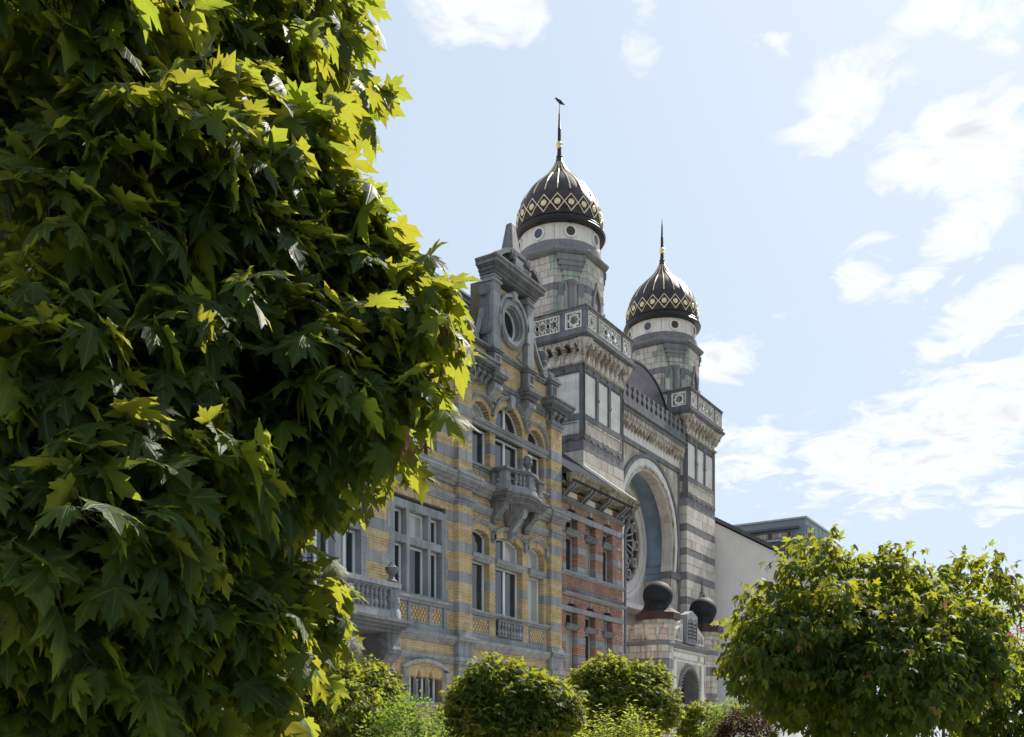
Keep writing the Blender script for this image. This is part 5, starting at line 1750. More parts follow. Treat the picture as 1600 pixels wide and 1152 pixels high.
def porch():
    WS, GB, CV, PS, DK = M['weathered_stone'], M['grey_band_stone'], M['carved_stone'], M['pale_stone'], M['dark_bluestone']
    xl, xr, yt = 40.38, 45.54, 18.0
    body = MB().box(xl - .55, 41.85, 18.001, 19.6, 0, 7.0).box(44.08, xr + .55, 18.001, 19.6, 0, 7.0).box(41.851, 44.079, 18.001, 19.6, 5.75, 7.0).box(xl, 41.85, 17.72, 18.0, 0, 6.5).box(44.08, xr, 17.72, 18.0, 0, 6.5).box(41.85, 44.08, 17.72, 18.0, 5.75, 6.5)
    # door void: dark back plane stands inside the porch wall
    po = body.build("porch", M['mortar'], syn)
    rowz = [(0.4, 1.95, 5), (1.95, 2.32, 1), (2.32, 4.2, 6), (4.2, 4.6, 1), (4.6, 5.42, 3), (5.42, 5.82, 1), (5.82, 6.40, 2)]
    # near flank
    FS = SIDE(xl - .58, 18.0)
    for k, (za, zb, n) in enumerate(rowz):
        grey = n == 1
        ashlar(po, FS, -1.3, .0, za, zb, 0.0, (lambda i, u, z: GB) if grey else (lambda i, u, z: WS), L=.52, n=n, weight=.9)
    stack("string_course", GB, po, xl - .58, xr + .58, 18.02, 19.5, [(6.42, 6.5, .06), (6.5, 6.58, .10)])
    block("parapet", CV, po, xl - .56, xl - .2, 18.1, 19.5, 6.58, 7.3)
    MB(FS).ring([(-1.1, 6.68), (-.3, 6.68), (-.3, 7.2), (-1.1, 7.2)], [(-1.04, 6.74), (-.36, 6.74), (-.36, 7.14), (-1.04, 7.14)], -.03, .05).build("parapet_panel", CV, po)
    # corner turrets
    for tx in (xl, xr):
        rr = .60
        R8 = 1 / math.cos(R(22.5))
        tu = MB().lathe([((rr - .02) * R8, 0), ((rr - .02) * R8, 6.9)], 8, (tx, yt, 0), R(22.5)).build("turret", M['mortar'], syn)
        s8 = rr * math.tan(R(22.5))
        for ang in (225, 270, 180, 315, 0):
            Fm = face_frame(tx, yt, ang)
            for za, zb, n in rowz:
                grey = n == 1
                ashlar(tu, Fm, -s8, s8, za, zb, -rr, (lambda i, u, z: GB) if grey else ((lambda i, u, z: M['verdigris_stone'] if random.random() < .35 else WS) if ang == 270 and tx == xl else (lambda i, u, z: WS)), L=.34, n=n, depth=.1, weight=.55 if ang in (315, 0) else .8)
        MB().lathe([((rr + .02) * R8, 6.40), ((rr + .07) * R8, 6.44), ((rr + .07) * R8, 6.52), ((rr + .02) * R8, 6.60)], 8, (tx, yt, 0), R(22.5)).build("ring_mould", GB, tu)
        # flaring stalactite capital: three stepped tiers of small stones
        for k in range(8):
            Fm = face_frame(tx, yt, 22.5 + 22.5 + 45 * k)
            for j, (za, zb, ro, m_) in enumerate(((6.60, 6.86, .60, WS), (6.86, 7.10, .64, M['weathered_stone']), (7.10, 7.30, .70, WS), (7.30, 7.46, .77, M['verdigris_stone']))):
                s_ = ro * math.tan(R(22.5))
                cuts = 1 if j < 1 else 2
                for c in range(cuts):
                    a_, b_ = -s_ + 2 * s_ * c / cuts, -s_ + 2 * s_ * (c + 1) / cuts
                    block("capital_stone", m_, tu, a_ + .004, b_ - .004, -ro, -.45, za + .003, zb - .003, Fm)
            MB(T(0, 0, 0)).lathe([(.02, 0), (.06, .08), (.10, .26), (.12, .46)], 6, (tx + .64 * math.cos(R(22.5 + 45 * k)) * 1.02, yt + .64 * math.sin(R(22.5 + 45 * k)) * 1.02, 6.68)).build("pendant", CV, tu)
        MB().lathe([(.84 * R8, 7.46), (.88 * R8, 7.50), (.88 * R8, 7.76), (.84 * R8, 7.80)], 8, (tx, yt, 0), R(22.5)).build("cap_base", M['maroon'], tu)
        MB().lathe([(.80 * R8, 7.80), (.62 * R8, 7.96), (.52 * R8, 8.16), (.5 * R8, 8.22)], 8, (tx, yt, 0), R(22.5)).build("cap_skirt", M['black_lead'], tu)
        bp = [(.645 * math.sin(R(a)), -.60 * math.cos(R(a))) for a in range(45, 181, 5)]
        bp[-1] = (0.0, bp[-1][1])
        MB().lathe(bp, 40, (tx, yt, 8.55)).build("ball_dome", M['black_lead'], tu, True)
    # entrance front between the turrets
    YF = 17.70
    xc = (xl + xr) / 2
    ring_o = outline(xc - 1.16, xc + 1.16, 0.0, 4.55, 1.22, 20)[1:]
    ring_i = outline(xc - .98, xc + .98, 0.0, 4.55, 1.02, 20)[1:]
    MB().ring(ring_o + [(xc - 1.16, 0.0)], ring_i + [(xc - .98, 0.0)], YF - .10, 18.3, closed=False).build("door_arch", M['dark_bluestone'], po)
    for k in range(18):
        a = R(8 + 164 * k / 17)
        MB().lathe([(.05, -.05), (.06, 0), (0, .05)], 6, (xc + 1.05 * math.cos(a), YF - .12, 4.55 + 1.08 * math.sin(a))).build("arch_bead", GB, po)
    top = outline(xc - 1.16, xc + 1.16, 0.0, 4.55, 1.22, 20)[1:]
    sp = [(xc - 1.45, 0.0), (xc - 1.16, 0.0)] + list(reversed(top))[1:-1] + [(xc + 1.16, 0.0), (xc + 1.45, 0.0), (xc + 1.45, 5.83), (xc - 1.45, 5.83)]
    MB().extr(sp, YF - .03, YF + .25).build("carved_spandrel", CV, po)
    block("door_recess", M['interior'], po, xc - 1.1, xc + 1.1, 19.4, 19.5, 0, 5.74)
    for s in (-1, 1):
        block("door_jamb", PS, po, min(xc + s * 1.45, xc + s * 1.75), max(xc + s * 1.45, xc + s * 1.75), YF - .08, YF + .25, 0, 5.83)
        block("door_pilaster", CV, po, min(xc + s * 1.75, xc + s * 2.05), max(xc + s * 1.75, xc + s * 2.05), YF - .05, YF + .25, 0, 5.83)
    block("lintel", PS, po, xc - 2.05, xc + 2.05, YF - .06, YF + .25, 5.83, 6.38)
    MB().ring([(xc - 1.9, 5.92), (xc + 1.1, 5.92), (xc + 1.1, 6.30), (xc - 1.9, 6.30)], [(xc - 1.84, 5.98), (xc + 1.04, 5.98), (xc + 1.04, 6.24), (xc - 1.84, 6.24)], YF - .09, YF).build("lintel_panel", CV, po)
    MB().ring([(xc + 1.2, 5.92), (xc + 1.9, 5.92), (xc + 1.9, 6.30), (xc + 1.2, 6.30)], [(xc + 1.26, 5.98), (xc + 1.84, 5.98), (xc + 1.84, 6.24), (xc + 1.26, 6.24)], YF - .09, YF).build("lintel_panel", CV, po)
    moulding("cornice", GB, po, xc - 2.1, xc + 2.1, YF, cornice_prof(6.38, 6.62, .22))
    gp = [(xc - 1.95, 6.62), (xc + 1.95, 6.62), (xc + 1.95, 7.22), (xc + .62, 7.75), (xc - .62, 7.75), (xc - 1.95, 7.22)]
    MB().extr(gp, YF - .02, YF + .28).build("gable_parapet", CV, po)
    for s in (-1, 1):
        f_ = [(xc + s * 1.8, 6.72), (xc + s * .72, 6.72), (xc + s * .72, 7.55), (xc + s * 1.8, 7.14)]
        g_ = [(xc + s * 1.72, 6.80), (xc + s * .80, 6.80), (xc + s * .80, 7.43), (xc + s * 1.72, 7.07)]
        MB().ring(f_, g_, YF - .06, YF).build("parapet_panel", PS, po)
        MB().tube([(xc + s * 1.65, YF - .03, 6.85), (xc + s * 1.4, YF - .03, 7.1), (xc + s * 1.25, YF - .03, 6.85), (xc + s * 1.0, YF - .03, 7.25), (xc + s * .9, YF - .03, 6.85)], .04, 5).build("scrollwork", CV, po)
    # the stone with the two tablets of the law
    tb = [(xc - .60, 6.66), (xc + .60, 6.66), (xc + .60, 7.95), (xc, 8.16), (xc - .60, 7.95)]
    tab = MB().extr(tb, YF - .22, YF + .14).build("law_tablets", M['bluestone'], syn)
    for s in (-1, 1):
        o_ = outline(xc + s * .27 - .23, xc + s * .27 + .23, 6.78, 7.58, .23, 10)
        i_ = outline(xc + s * .27 - .20, xc + s * .27 + .20, 6.81, 7.58, .20, 10)
        MB().ring(o_, i_, YF - .245, YF - .2).build("tablet_border", DK, tab)
    words_r = ["אנכי ה", "לא יהיה", "לא תשא", "זכור את", "כבד את"]
    words_l = ["לא תרצח", "לא תנאף", "לא תגנב", "לא תענה", "לא תחמד"]
    for col, ws in ((.27, words_r), (-.27, words_l)):
        for i, w in enumerate(ws):
            cu = bpy.data.curves.new("inscription", 'FONT')
            cu.body = w[::-1]
            cu.size = .125
            cu.align_x = 'CENTER'
            cu.extrude = .006
            cu.materials.append(M['black_lead'])
            tmp = bpy.data.objects.new("inscription", cu)
            me = bpy.data.meshes.new_from_object(tmp)
            bpy.data.objects.remove(tmp)
            me.materials.clear()
            me.materials.append(M['black_lead'])
            o = bpy.data.objects.new("inscription", me)
            COL.objects.link(o)
            o.parent = tab
            o.matrix_basis = T(xc + col, YF - .226, 7.52 - i * .155) @ Matrix.Rotation(R(90), 4, 'X')


porch()


def place_stones():
    STONES.sort(key=lambda s: -s[0])
    count = {}
    rest = {}
    for k, (sz, F, x0, x1, y0, y1, z0, z1, mt, par) in enumerate(STONES):
        if k < 165 and sz > 0.02:
            block("stone", mt, par, x0, x1, y0, y1, z0, z1, F)
        else:
            mb = rest.setdefault((par.name, mt.name), (par, mt, MB()))[2]
            mb.M = F
            mb.box(x0, x1, y0, y1, z0, z1, back=False)
    for (a, b), (par, mt, mb) in rest.items():
        mb.M = None
        stuff(mb.build("stonework", mt, par))


place_stones()

# ------------------------------------------------------------------ neighbours
def neighbours():
    h = thing("white_house", "plain white rendered end wall of a house with a dark verge beside the synagogue", "house", (54.0, 16.2, 0))
    MB().extr([(16.05, -.1), (16.05, 11.9), (20.6, 14.55), (25.2, 11.9), (25.2, -.1)], 50.9, 58.5, 'x').build("wall", M['render'], h)
    rf = MB().extr([(15.75, 11.85), (20.6, 14.68), (25.5, 11.85), (25.5, 11.98), (20.6, 14.83), (15.75, 11.99)], 50.78, 58.6, 'x').build("roof", M['slate'], h)
    MB().extr([(15.7, 11.78), (20.6, 14.64), (20.6, 14.86), (15.7, 12.0)], 50.74, 50.8, 'x').build("verge_board", M['dark_clad'], rf)
    gt = MB().box(50.8, 58.6, 15.25, 16.04, 11.62, 11.78).box(50.8, 58.6, 15.2, 15.3, 11.781, 11.98)
    gt.build("gutter", M['frame_paint'], rf)
    for x in (51.6, 53.8, 56.0):
        for z in (10.1, 7.0, 4.0):
            window(h, x, x + 1.1, z, z + 1.45, 0, 15.99, 2)
            block("window_sill", M['frame_paint'], h, x - .08, x + 1.18, 15.9, 16.04, z - .1, z)
    bk = MB()
    mo = MB()
    brick_zone(bk, mo, 50.92, 58.4, 8.6, 11.6, 15.98, [Opening(x - .02, x + 1.12, 9.98, 11.56) for x in (51.6, 53.8, 56.0)], depth=.06, L=.3, H=.1)
    stuff(bk.build("brickwork", M['cream_stone'], h))
    mo.build("mortar", M['mortar'], h)
    # vertical settlement joint and small rain pipe on the blank wall
    g = thing("modern_grey_building", "modern grey metal-clad rooftop storey with a ribbon window behind the white wall", "building", (66.0, 17.0, 0))
    MB().box(58.8, 76.0, 17.02, 30.0, -.1, 14.22).build("wall", M['dark_clad'], g)
    MB().box(58.75, 76.1, 16.9, 30.1, 14.22, 14.34).build("parapet", M['zinc'], g)
    up = MB().box(58.9, 64.4, 17.05, 24.0, 14.34, 15.42)
    u = up.build("penthouse", M['grey_clad'], g)
    MB().box(58.82, 64.5, 16.95, 24.1, 15.42, 15.52).build("roof_edge", M['zinc'], u)
    for k in range(6):
        block("cladding_joint", M['dark_clad'], u, 59.8 + k * .9, 59.82 + k * .9, 17.04, 17.06, 14.36, 15.4)
    FS = SIDE(58.9, 17.05)
    w = MB(FS).ring([(-3.3, 14.38), (-.7, 14.38), (-.7, 14.75), (-3.3, 14.75)], [(-3.25, 14.42), (-.75, 14.42), (-.75, 14.71), (-3.25, 14.71)], -.03, .05).build("window", M['dark_clad'], g)
    MB(FS).box(-3.25, -.75, .0 - .012, .02, 14.42, 14.71).build("pane", M['glass'], w)
    for x in (-2.6, -2.4, -1.5):
        block("window_post", M['frame_paint'], w, x, x + .05, -.04, .02, 14.42, 14.71, FS)
    MB(FS).box(-3.7, -.35, -.22, .0, 14.86, 15.0).build("awning_box", M['dark_clad'], u)
    w2 = MB().ring([(59.1, 14.5), (59.9, 14.5), (59.9, 15.05), (59.1, 15.05)], [(59.15, 14.55), (59.85, 14.55), (59.85, 15.0), (59.15, 15.0)], 17.02, 17.1).build("window", M['dark_clad'], g)
    MB().box(59.15, 59.85, 17.035, 17.06, 14.55, 15.0).build("pane", M['glass'], w2)
    # bird on the left finial
    ax, ay, fz = T1
    b = MB()
    B = Vector((ax, ay, fz + 2.5))
    f = Vector((0.53, -0.85, 0)).normalized()
    P = lambda a, z: (B.x + f.x * a, B.y + f.y * a, B.z + z)
    b.tube([P(-.10, .25), P(-.06, .245), P(.0, .20), (P(.07, .145)), P(.13, .10), P(.24, .04)], [.02, .05, .075, .07, .045, .012], 8)
    b.tube([P(-.06, .22), P(-.10, .29), P(-.14, .315), P(-.17, .305)], [.05, .05, .042, .02], 8)
    b.tube([P(-.165, .31), P(-.235, .29)], [.018, .003], 5)
    n = Vector((0.85, 0.53, 0))
    for s in (-1, 1):
        o = n * (.03 * s)
        b.tube([(P(.01, .15)[0] + o.x, P(.01, .15)[1] + o.y, P(0, .15)[2]), (P(0, 0)[0] + o.x, P(0, 0)[1] + o.y, P(0, -.03)[2])], .012, 5)
        w_ = n * (.065 * s)
        b.tube([(P(-.05, .22)[0] + w_.x, P(-.05, .22)[1] + w_.y, P(0, .22)[2]), (P(.06, .15)[0] + w_.x, P(.06, .15)[1] + w_.y, P(0, .15)[2]), (P(.2, .06)[0] + w_.x * .3, P(.2, .06)[1] + w_.y * .3, P(0, .06)[2])], [.02, .045, .008], 6)
    bird = b.build("crow", M['black'], None, True)
    bird['label'] = "small black bird perched on the tip of the nearer dome spire"
    bird['category'] = "bird"


neighbours()

# ------------------------------------------------------------------ foliage
rng = np.random.default_rng(11)


def maple_outline(teeth=True):
    def pol(a, r):
        return (r * math.sin(R(a)), 0.12 + r * math.cos(R(a)))
    if teeth:
        h = [(0.0, 0.06), pol(150, .16), pol(131, .31), pol(122, .29), pol(104, .50), pol(88, .40), pol(78, .30), pol(66, .58), pol(58, .54), pol(50, .84), pol(42, .60), pol(35, .66), pol(26, .40), pol(21, .72), pol(14, .70)]
    else:
        h = [(0.0, 0.06), pol(104, .48), pol(77, .28), pol(50, .80), pol(26, .40), pol(17, .74)]
    tip = (0.0, 1.10)
    out = h + [tip] + [(-x, y) for x, y in reversed(h[1:])]
    return out


def leaf_template(outl, fold, droop, side, mid=((0, .12), (0, .45), (0, .78))):
    """vertices, triangles of one leaf: blade in the x-y plane, tip along +y, z = upper face"""
    n = len(outl)
    pts = list(outl)
    # split along the midrib so that the blade can fold: base .. tip share the mid points
    tip = next(i for i, p in enumerate(outl) if p[0] == 0.0 and p[1] > .9)
    right = list(range(0, tip + 1))
    leftl = [0] + list(range(n - 1, tip - 1, -1))
    mids = []
    for m_ in mid[1:]:
        mids.append(len(pts))
        pts.append(m_)
    tris = []
    for side_idx, flip in ((right, False), (leftl, True)):
        loop = side_idx + list(reversed(mids))
        tr = tessellate_polygon([[Vector((pts[i][0], pts[i][1], 0)) for i in loop]])
        for a, b, c in tr:
            t = (loop[a], loop[b], loop[c])
            A, B_, C_ = (pts[q] for q in t)
            area = (B_[0] - A[0]) * (C_[1] - A[1]) - (B_[1] - A[1]) * (C_[0] - A[0])
            tris.append(t if area > 0 else (t[0], t[2], t[1]))
    V = []
    for x, y in pts:
        z = fold * abs(x) - side * x * x - droop * max(0, y) ** 2 + 0.035 * math.sin(9 * x + 4 * y + 7 * fold) + 0.02 * math.sin(17 * y - 11 * x)
        V.append((x, y, z))
    return np.array(V), np.array(tris), np.array([(x + .5, y) for x, y in pts])


TPL = {
    'maple': [leaf_template(maple_outline(), f, d, s) for f, d, s in ((.12, .18, .45), (.25, .30, .30), (-.05, .42, .55), (.30, .12, .60), (.55, .35, .25), (.05, .65, .8))],
    'globe': [leaf_template(maple_outline(False), f, d, s, mid=((0, .12), (0, .5))) for f, d, s in ((.12, .2, .5), (.3, .35, .4), (0, .5, .5))],
    'oval': [leaf_template([(0, 0), (.20, .22), (.24, .5), (.12, .82), (0, 1.0), (-.12, .82), (-.24, .5), (-.20, .22)], .25, .2, .1, mid=((0, 0), (0, .5)))],
}


def leaf_frames(t, n):
    """rotation matrices with columns x, y = t (tip), z = n (upper side)"""
    t = t / np.linalg.norm(t, axis=1, keepdims=True)
    n = n - (n * t).sum(1, keepdims=True) * t
    n /= np.linalg.norm(n, axis=1, keepdims=True) + 1e-9
    x = np.cross(t, n)
    return np.stack([x, t, n], axis=2)


def leaves_mesh(name, tpl, pos, rot, size, which, mat):
    Vs, Fs, Us = [], [], []
    off = 0
    for k, (V, F, U) in enumerate(tpl):
        idx = np.where(which == k)[0]
        if len(idx) == 0:
            continue
        P = np.einsum('nij,vj->nvi', rot[idx], V) * size[idx][:, None, None] + pos[idx][:, None, :]
        nv = len(V)
        Vs.append(P.reshape(-1, 3))
        f = F[None] + (np.arange(len(idx)) * nv)[:, None, None] + off
        Fs.append(f.reshape(-1, 3))
        Us.append(np.tile(U[F.reshape(-1)], (len(idx), 1)))
        off += nv * len(idx)
    V = np.concatenate(Vs); F = np.concatenate(Fs); U = np.concatenate(Us)
    me = bpy.data.meshes.new(name)
    me.vertices.add(len(V))
    me.vertices.foreach_set("co", V.astype(np.float32).ravel())
    me.loops.add(len(F) * 3)
    me.loops.foreach_set("vertex_index", F.astype(np.int32).ravel())
    me.polygons.add(len(F))
    me.polygons.foreach_set("loop_start", np.arange(0, len(F) * 3, 3, dtype=np.int32))
    uv = me.uv_layers.new(name="UVMap")
    uv.data.foreach_set("uv", U.astype(np.float32).ravel())
    me.update(calc_edges=True)
    me.polygons.foreach_set("use_smooth", np.ones(len(F), dtype=bool))
    me.materials.append(mat)
    return me


def unit(v):
    return v / (np.linalg.norm(v, axis=-1, keepdims=True) + 1e-9)


def sprays_to_leaves(base, d, length, pairs, size, petiole, droop=0.5, flat=0.35, jitter=0.25):
    """each spray: a shoot from base along d with opposite leaf pairs; returns leaf arrays and shoot lines"""
    pos, tip, nor, sz, lines = [], [], [], [], []
    up = np.array([0, 0, 1.0])
    for b, v, L in zip(base, d, length):
        v = v / np.linalg.norm(v)
        s = np.cross(v, up)
        s = s / (np.linalg.norm(s) + 1e-6)
        w = np.cross(s, v)
        pts = [b]
        for k in range(pairs):
            t = (k + 1) / pairs
            node = b + v * L * t + up * (-.10 * L * t * t)
            pts.append(node)
            axis = s if k % 2 == 0 else (w * .6 + s * .4 * rng.choice((-1, 1)))
            for sg in (-1, 1):
                out = axis * sg + v * rng.uniform(.4, 1.0) + rng.normal(0, jitter, 3)
                out[2] += rng.uniform(-.1, .25)
                out /= np.linalg.norm(out)
                pl = petiole * rng.uniform(.7, 1.35)
                a = node + out * pl + up * (-.15 * pl)
                tp = out * rng.uniform(.7, 1.0) + np.array([0, 0, -droop * rng.uniform(.3, 1.7)]) + rng.normal(0, .15, 3)
                nr = up * 1.0 + out * flat + rng.normal(0, .38, 3)
                pos.append(a); tip.append(tp); nor.append(nr)
                sz.append(size * rng.uniform(.5, 1.12) * (1.0 - .35 * t * rng.random()))
                lines.append((node, a))
        # terminal leaf
        a = pts[-1] + v * petiole * .6
        pos.append(a); tip.append(v + np.array([0, 0, -droop * rng.uniform(.2, 1.2)])); nor.append(up + rng.normal(0, .3, 3)); sz.append(size * rng.uniform(.5, .9))
        lines.append((pts[-1], a))
        lines.append(tuple(pts))
    return np.array(pos), np.array(tip), np.array(nor), np.array(sz), lines


def twig_mesh(lines, r0, mat, sides=3):
    mb = MB()
    for ln in lines:
        r = r0 if len(ln) == 2 else r0 * 2.2
        mb.tube(ln, [r] * (len(ln) - 1) + [r * .6], sides, cap=False)
    me = bpy.data.meshes.new("twigs")
    me.from_pydata(mb.v, [], mb.f)
    me.materials.append(mat)
    return me


CAM = np.array([0, 0, 1.65])
FWD = np.array([math.cos(R(32.134)), math.sin(R(32.134)), 0.0])


def make_foliage(tree, tpl, mat, pos, tip, nor, sz, n_obj=0, foliage_name="foliage"):
    rot = leaf_frames(tip, nor)
    which = rng.integers(0, len(tpl), len(pos))
    keep = np.ones(len(pos), bool)
    if n_obj:
        # the leaves that show largest: nearest to the viewpoint and facing it freely
        rel = pos - CAM
        dep = rel @ FWD
        rgt = rel @ np.array([FWD[1], -FWD[0], 0])
        u = rgt / dep * 1600 + 800
        v = 1183 - rel[:, 2] / dep * 1600
        ok = (u > 5) & (u < 1595) & (v > 5) & (v < 1147)
        face = np.abs((rot[:, :, 2] * unit(rel)).sum(1))
        score = np.where(ok, sz / dep * (.4 + face), -1)
        # only the first leaf met along a line of sight is in view
        order = np.argsort(dep)
        grid = {}
        vis = np.zeros(len(pos), bool)
        cell = max(8.0, float(np.median(sz / dep)) * 1600 * .55)
        for i in order:
            if not ok[i]:
                continue
            k = (int(u[i] / cell), int(v[i] / cell))
            if grid.get(k, 0) < 2:
                grid[k] = grid.get(k, 0) + 1
                vis[i] = True
        score = np.where(vis, score, score * .05)
        big = np.argsort(-score)[:n_obj]
        keep[big] = False
        meshes = []
        for k, (V, F, U) in enumerate(tpl):
            me = leaves_mesh("leaf", [(V, F, U)], np.zeros((1, 3)), np.eye(3)[None], np.ones(1), np.zeros(1, int), mat)
            meshes.append(me)
        for i in big:
            m4 = Matrix([[*(rot[i][r] * sz[i]), pos[i][r]] for r in range(3)] + [[0, 0, 0, 1]])
            link("leaf", meshes[which[i]], tree, m4)
    me = leaves_mesh(foliage_name, tpl, pos[keep], rot[keep], sz[keep], which[keep], mat)
    stuff(link(foliage_name, me, tree))


def lobe_sprays(lobes, n, centre, shell=(.72, 1.0), up=.25, rnd=.45, inner=.2, wt=None):
    """points near the surface of a union of ellipsoids (cx, cy, cz, rx, rz) and their outward directions"""
    w = np.array([l[3] * l[3] for l in lobes]); w = w if wt is None else w * np.array(wt)
    w = w / w.sum()
    P, D = [], []
    C = np.array(lobes)
    while len(P) < n:
        l = C[rng.choice(len(C), p=w)]
        q = unit(rng.normal(0, 1, 3))
        f = rng.uniform(*shell) if rng.random() > inner else rng.uniform(.25, shell[0])
        p = l[:3] + q * f * np.array([l[3], l[3], l[4]])
        # inside some other lobe: mostly rejected, so the shell carries the leaves
        ins = (((p - C[:, :3]) / np.stack([C[:, 3], C[:, 3], C[:, 4]], 1)) ** 2).sum(1)
        if (ins < .45).any() and rng.random() > inner:
            continue
        d = unit(q * .75 + unit(p - centre) * .5) + np.array([0, 0, up]) + rng.normal(0, rnd, 3)
        P.append(p); D.append(unit(d))
    return np.array(P), np.array(D)


def woody(tree, base, fork, lobes, r, bark=None):
    bark = bark or M['bark']
    tr = MB()
    b, f = Vector(base), Vector(fork)
    tr.tube([b, b + Vector((0, 0, .15)), b.lerp(f, .5) + Vector((.03, .02, 0)), f], [r * 1.5, r * 1.1, r, r * .9], 10)
    trunk = tr.build("trunk", bark, tree, True)
    for l in lobes:
        c = Vector(l[:3])
        mid = f.lerp(c, .5) + Vector((random.uniform(-.1, .1), random.uniform(-.1, .1), .08))
        MB().tube([f + Vector((0, 0, -.05)), f.lerp(mid, .5), mid, mid.lerp(c, .6), c], [r * .55, r * .42, r * .3, r * .2, r * .08], 6).build("limb", bark, trunk, True)


# ---- the big maple close to the viewpoint
def near_maple():
    tree = thing("maple_tree", "large leafy maple close by with big backlit leaves covering the left side", "tree", (3.24, 4.19, -.12))
    lobes = [(3.06, 4.71, 4.85, 1.1, 1.05), (3.06, 4.81, 3.85, 1.18, 1.15), (2.82, 4.53, 2.8, 0.84, 0.88), (2.42, 5.93, 3.87, 1.4, 1.5), (2.59, 5.66, 5.49, 1.4, 1.2), (3.16, 4.19, 5.52, 0.95, 0.6), (2.34, 4.55, 2.57, 0.9, 0.8), (3.17, 4.16, 4.57, 0.5, 0.6), (3.01, 3.86, 2.92, 0.45, 0.45), (2.33, 2.96, 3.63, 0.3, 0.14), (2.44, 2.89, 3.52, 0.22, 0.12), (2.65, 2.93, 3.89, 0.28, 0.16), (2.77, 2.92, 3.75, 0.2, 0.14), (3.24, 3.3, 4.75, 0.3, 0.2), (2.97, 3.17, 4.65, 0.25, 0.15), (2.79, 3.27, 4.4, 0.28, 0.14), (2.52, 3.31, 4.39, 0.3, 0.15), (2.23, 3.21, 3.86, 0.3, 0.14), (2.04, 3.14, 4.04, 0.3, 0.15), (2.08, 3.09, 3.31, 0.3, 0.15), (2.65, 2.93, 3.37, 0.3, 0.16), (3.02, 2.91, 3.57, 0.26, 0.16), (3.1, 2.78, 3.43, 0.26, 0.16), (3.11, 2.57, 3.41, 0.14, 0.09), (3.1, 2.4, 3.31, 0.1, 0.07), (3.03, 2.69, 3.11, 0.24, 0.18), (2.86, 2.4, 2.91, 0.1, 0.1), (2.71, 2.83, 3.03, 0.3, 0.18), (2.32, 2.88, 3.01, 0.3, 0.16), (2.03, 2.98, 2.81, 0.3, 0.16), (2.97, 2.97, 2.91, 0.24, 0.16), (2.51, 2.97, 2.76, 0.28, 0.16), (2.11, 2.84, 2.52, 0.3, 0.16), (1.86, 2.86, 2.24, 0.3, 0.14), (2.76, 3.13, 2.75, 0.2, 0.14), (2.29, 2.94, 2.31, 0.26, 0.15), (2.64, 2.94, 2.19, 0.2, 0.13), (2.89, 2.92, 2.21, 0.16, 0.1), (2.72, 3.0, 2.36, 0.16, 0.12), (2.41, 2.92, 2.1, 0.26, 0.16), (2.14, 2.98, 2.02, 0.26, 0.14), (2.01, 3.19, 2.0, 0.28, 0.15), (2.54, 2.91, 1.98, 0.18, 0.11), (2.43, 3.08, 1.92, 0.2, 0.1)]
    centre = np.array([3.1, 4.2, 3.7])
    P, D = lobe_sprays(lobes[:9], 1750, centre, shell=(.72, 1.0), up=.1, rnd=.4, inner=.38)
    P2, D2 = lobe_sprays(lobes[9:], 1150, centre, shell=(.55, 1.0), up=.1, rnd=.4, inner=.15)
    P, D = np.concatenate([P, P2]), np.concatenate([D, D2])
    n = len(P)
    pos, tip, nor, sz, lines = sprays_to_leaves(P, D, rng.uniform(.08, .26, n), 3, .155, .07, droop=.75, flat=.5)
    # no leaf may come nearer than two metres
    dep = (pos - CAM) @ FWD
    ok = dep > 2.15
    make_foliage(tree, TPL['maple'], M['maple_leaf'], pos[ok], tip[ok], nor[ok], sz[ok], 300)
    stuff(link("twigs", twig_mesh(lines, .0017, M['bark']), tree))
    woody(tree, (3.24, 4.19, -.12), (3.2, 4.2, 1.9), lobes[:34], .10)
    # winged seeds hanging in bunches
    key = MB()
    key.extr([(0, 0), (.012, -.01), (.022, -.035), (.016, -.05), (.004, -.03)], -.0015, .0015)
    km = key.mesh("maple_key", M['samara'])
    for c in [(3.08, 2.24, 3.25), (2.87, 2.19, 2.76), (2.17, 2.74, 3.58), (3.39, 3.06, 4.71)]:
        for k in range(9):
            m4 = T(c[0] + random.uniform(-.05, .05), c[1] + random.uniform(-.05, .05), c[2] + random.uniform(-.05, .04)) @ Matrix.Rotation(random.uniform(0, 6.28), 4, 'Z') @ Matrix.Rotation(random.uniform(-.5, .5), 4, 'X') @ Matrix.Diagonal((1.0, 1.0, 1.0, 1))
            link("maple_key", km, tree, m4)


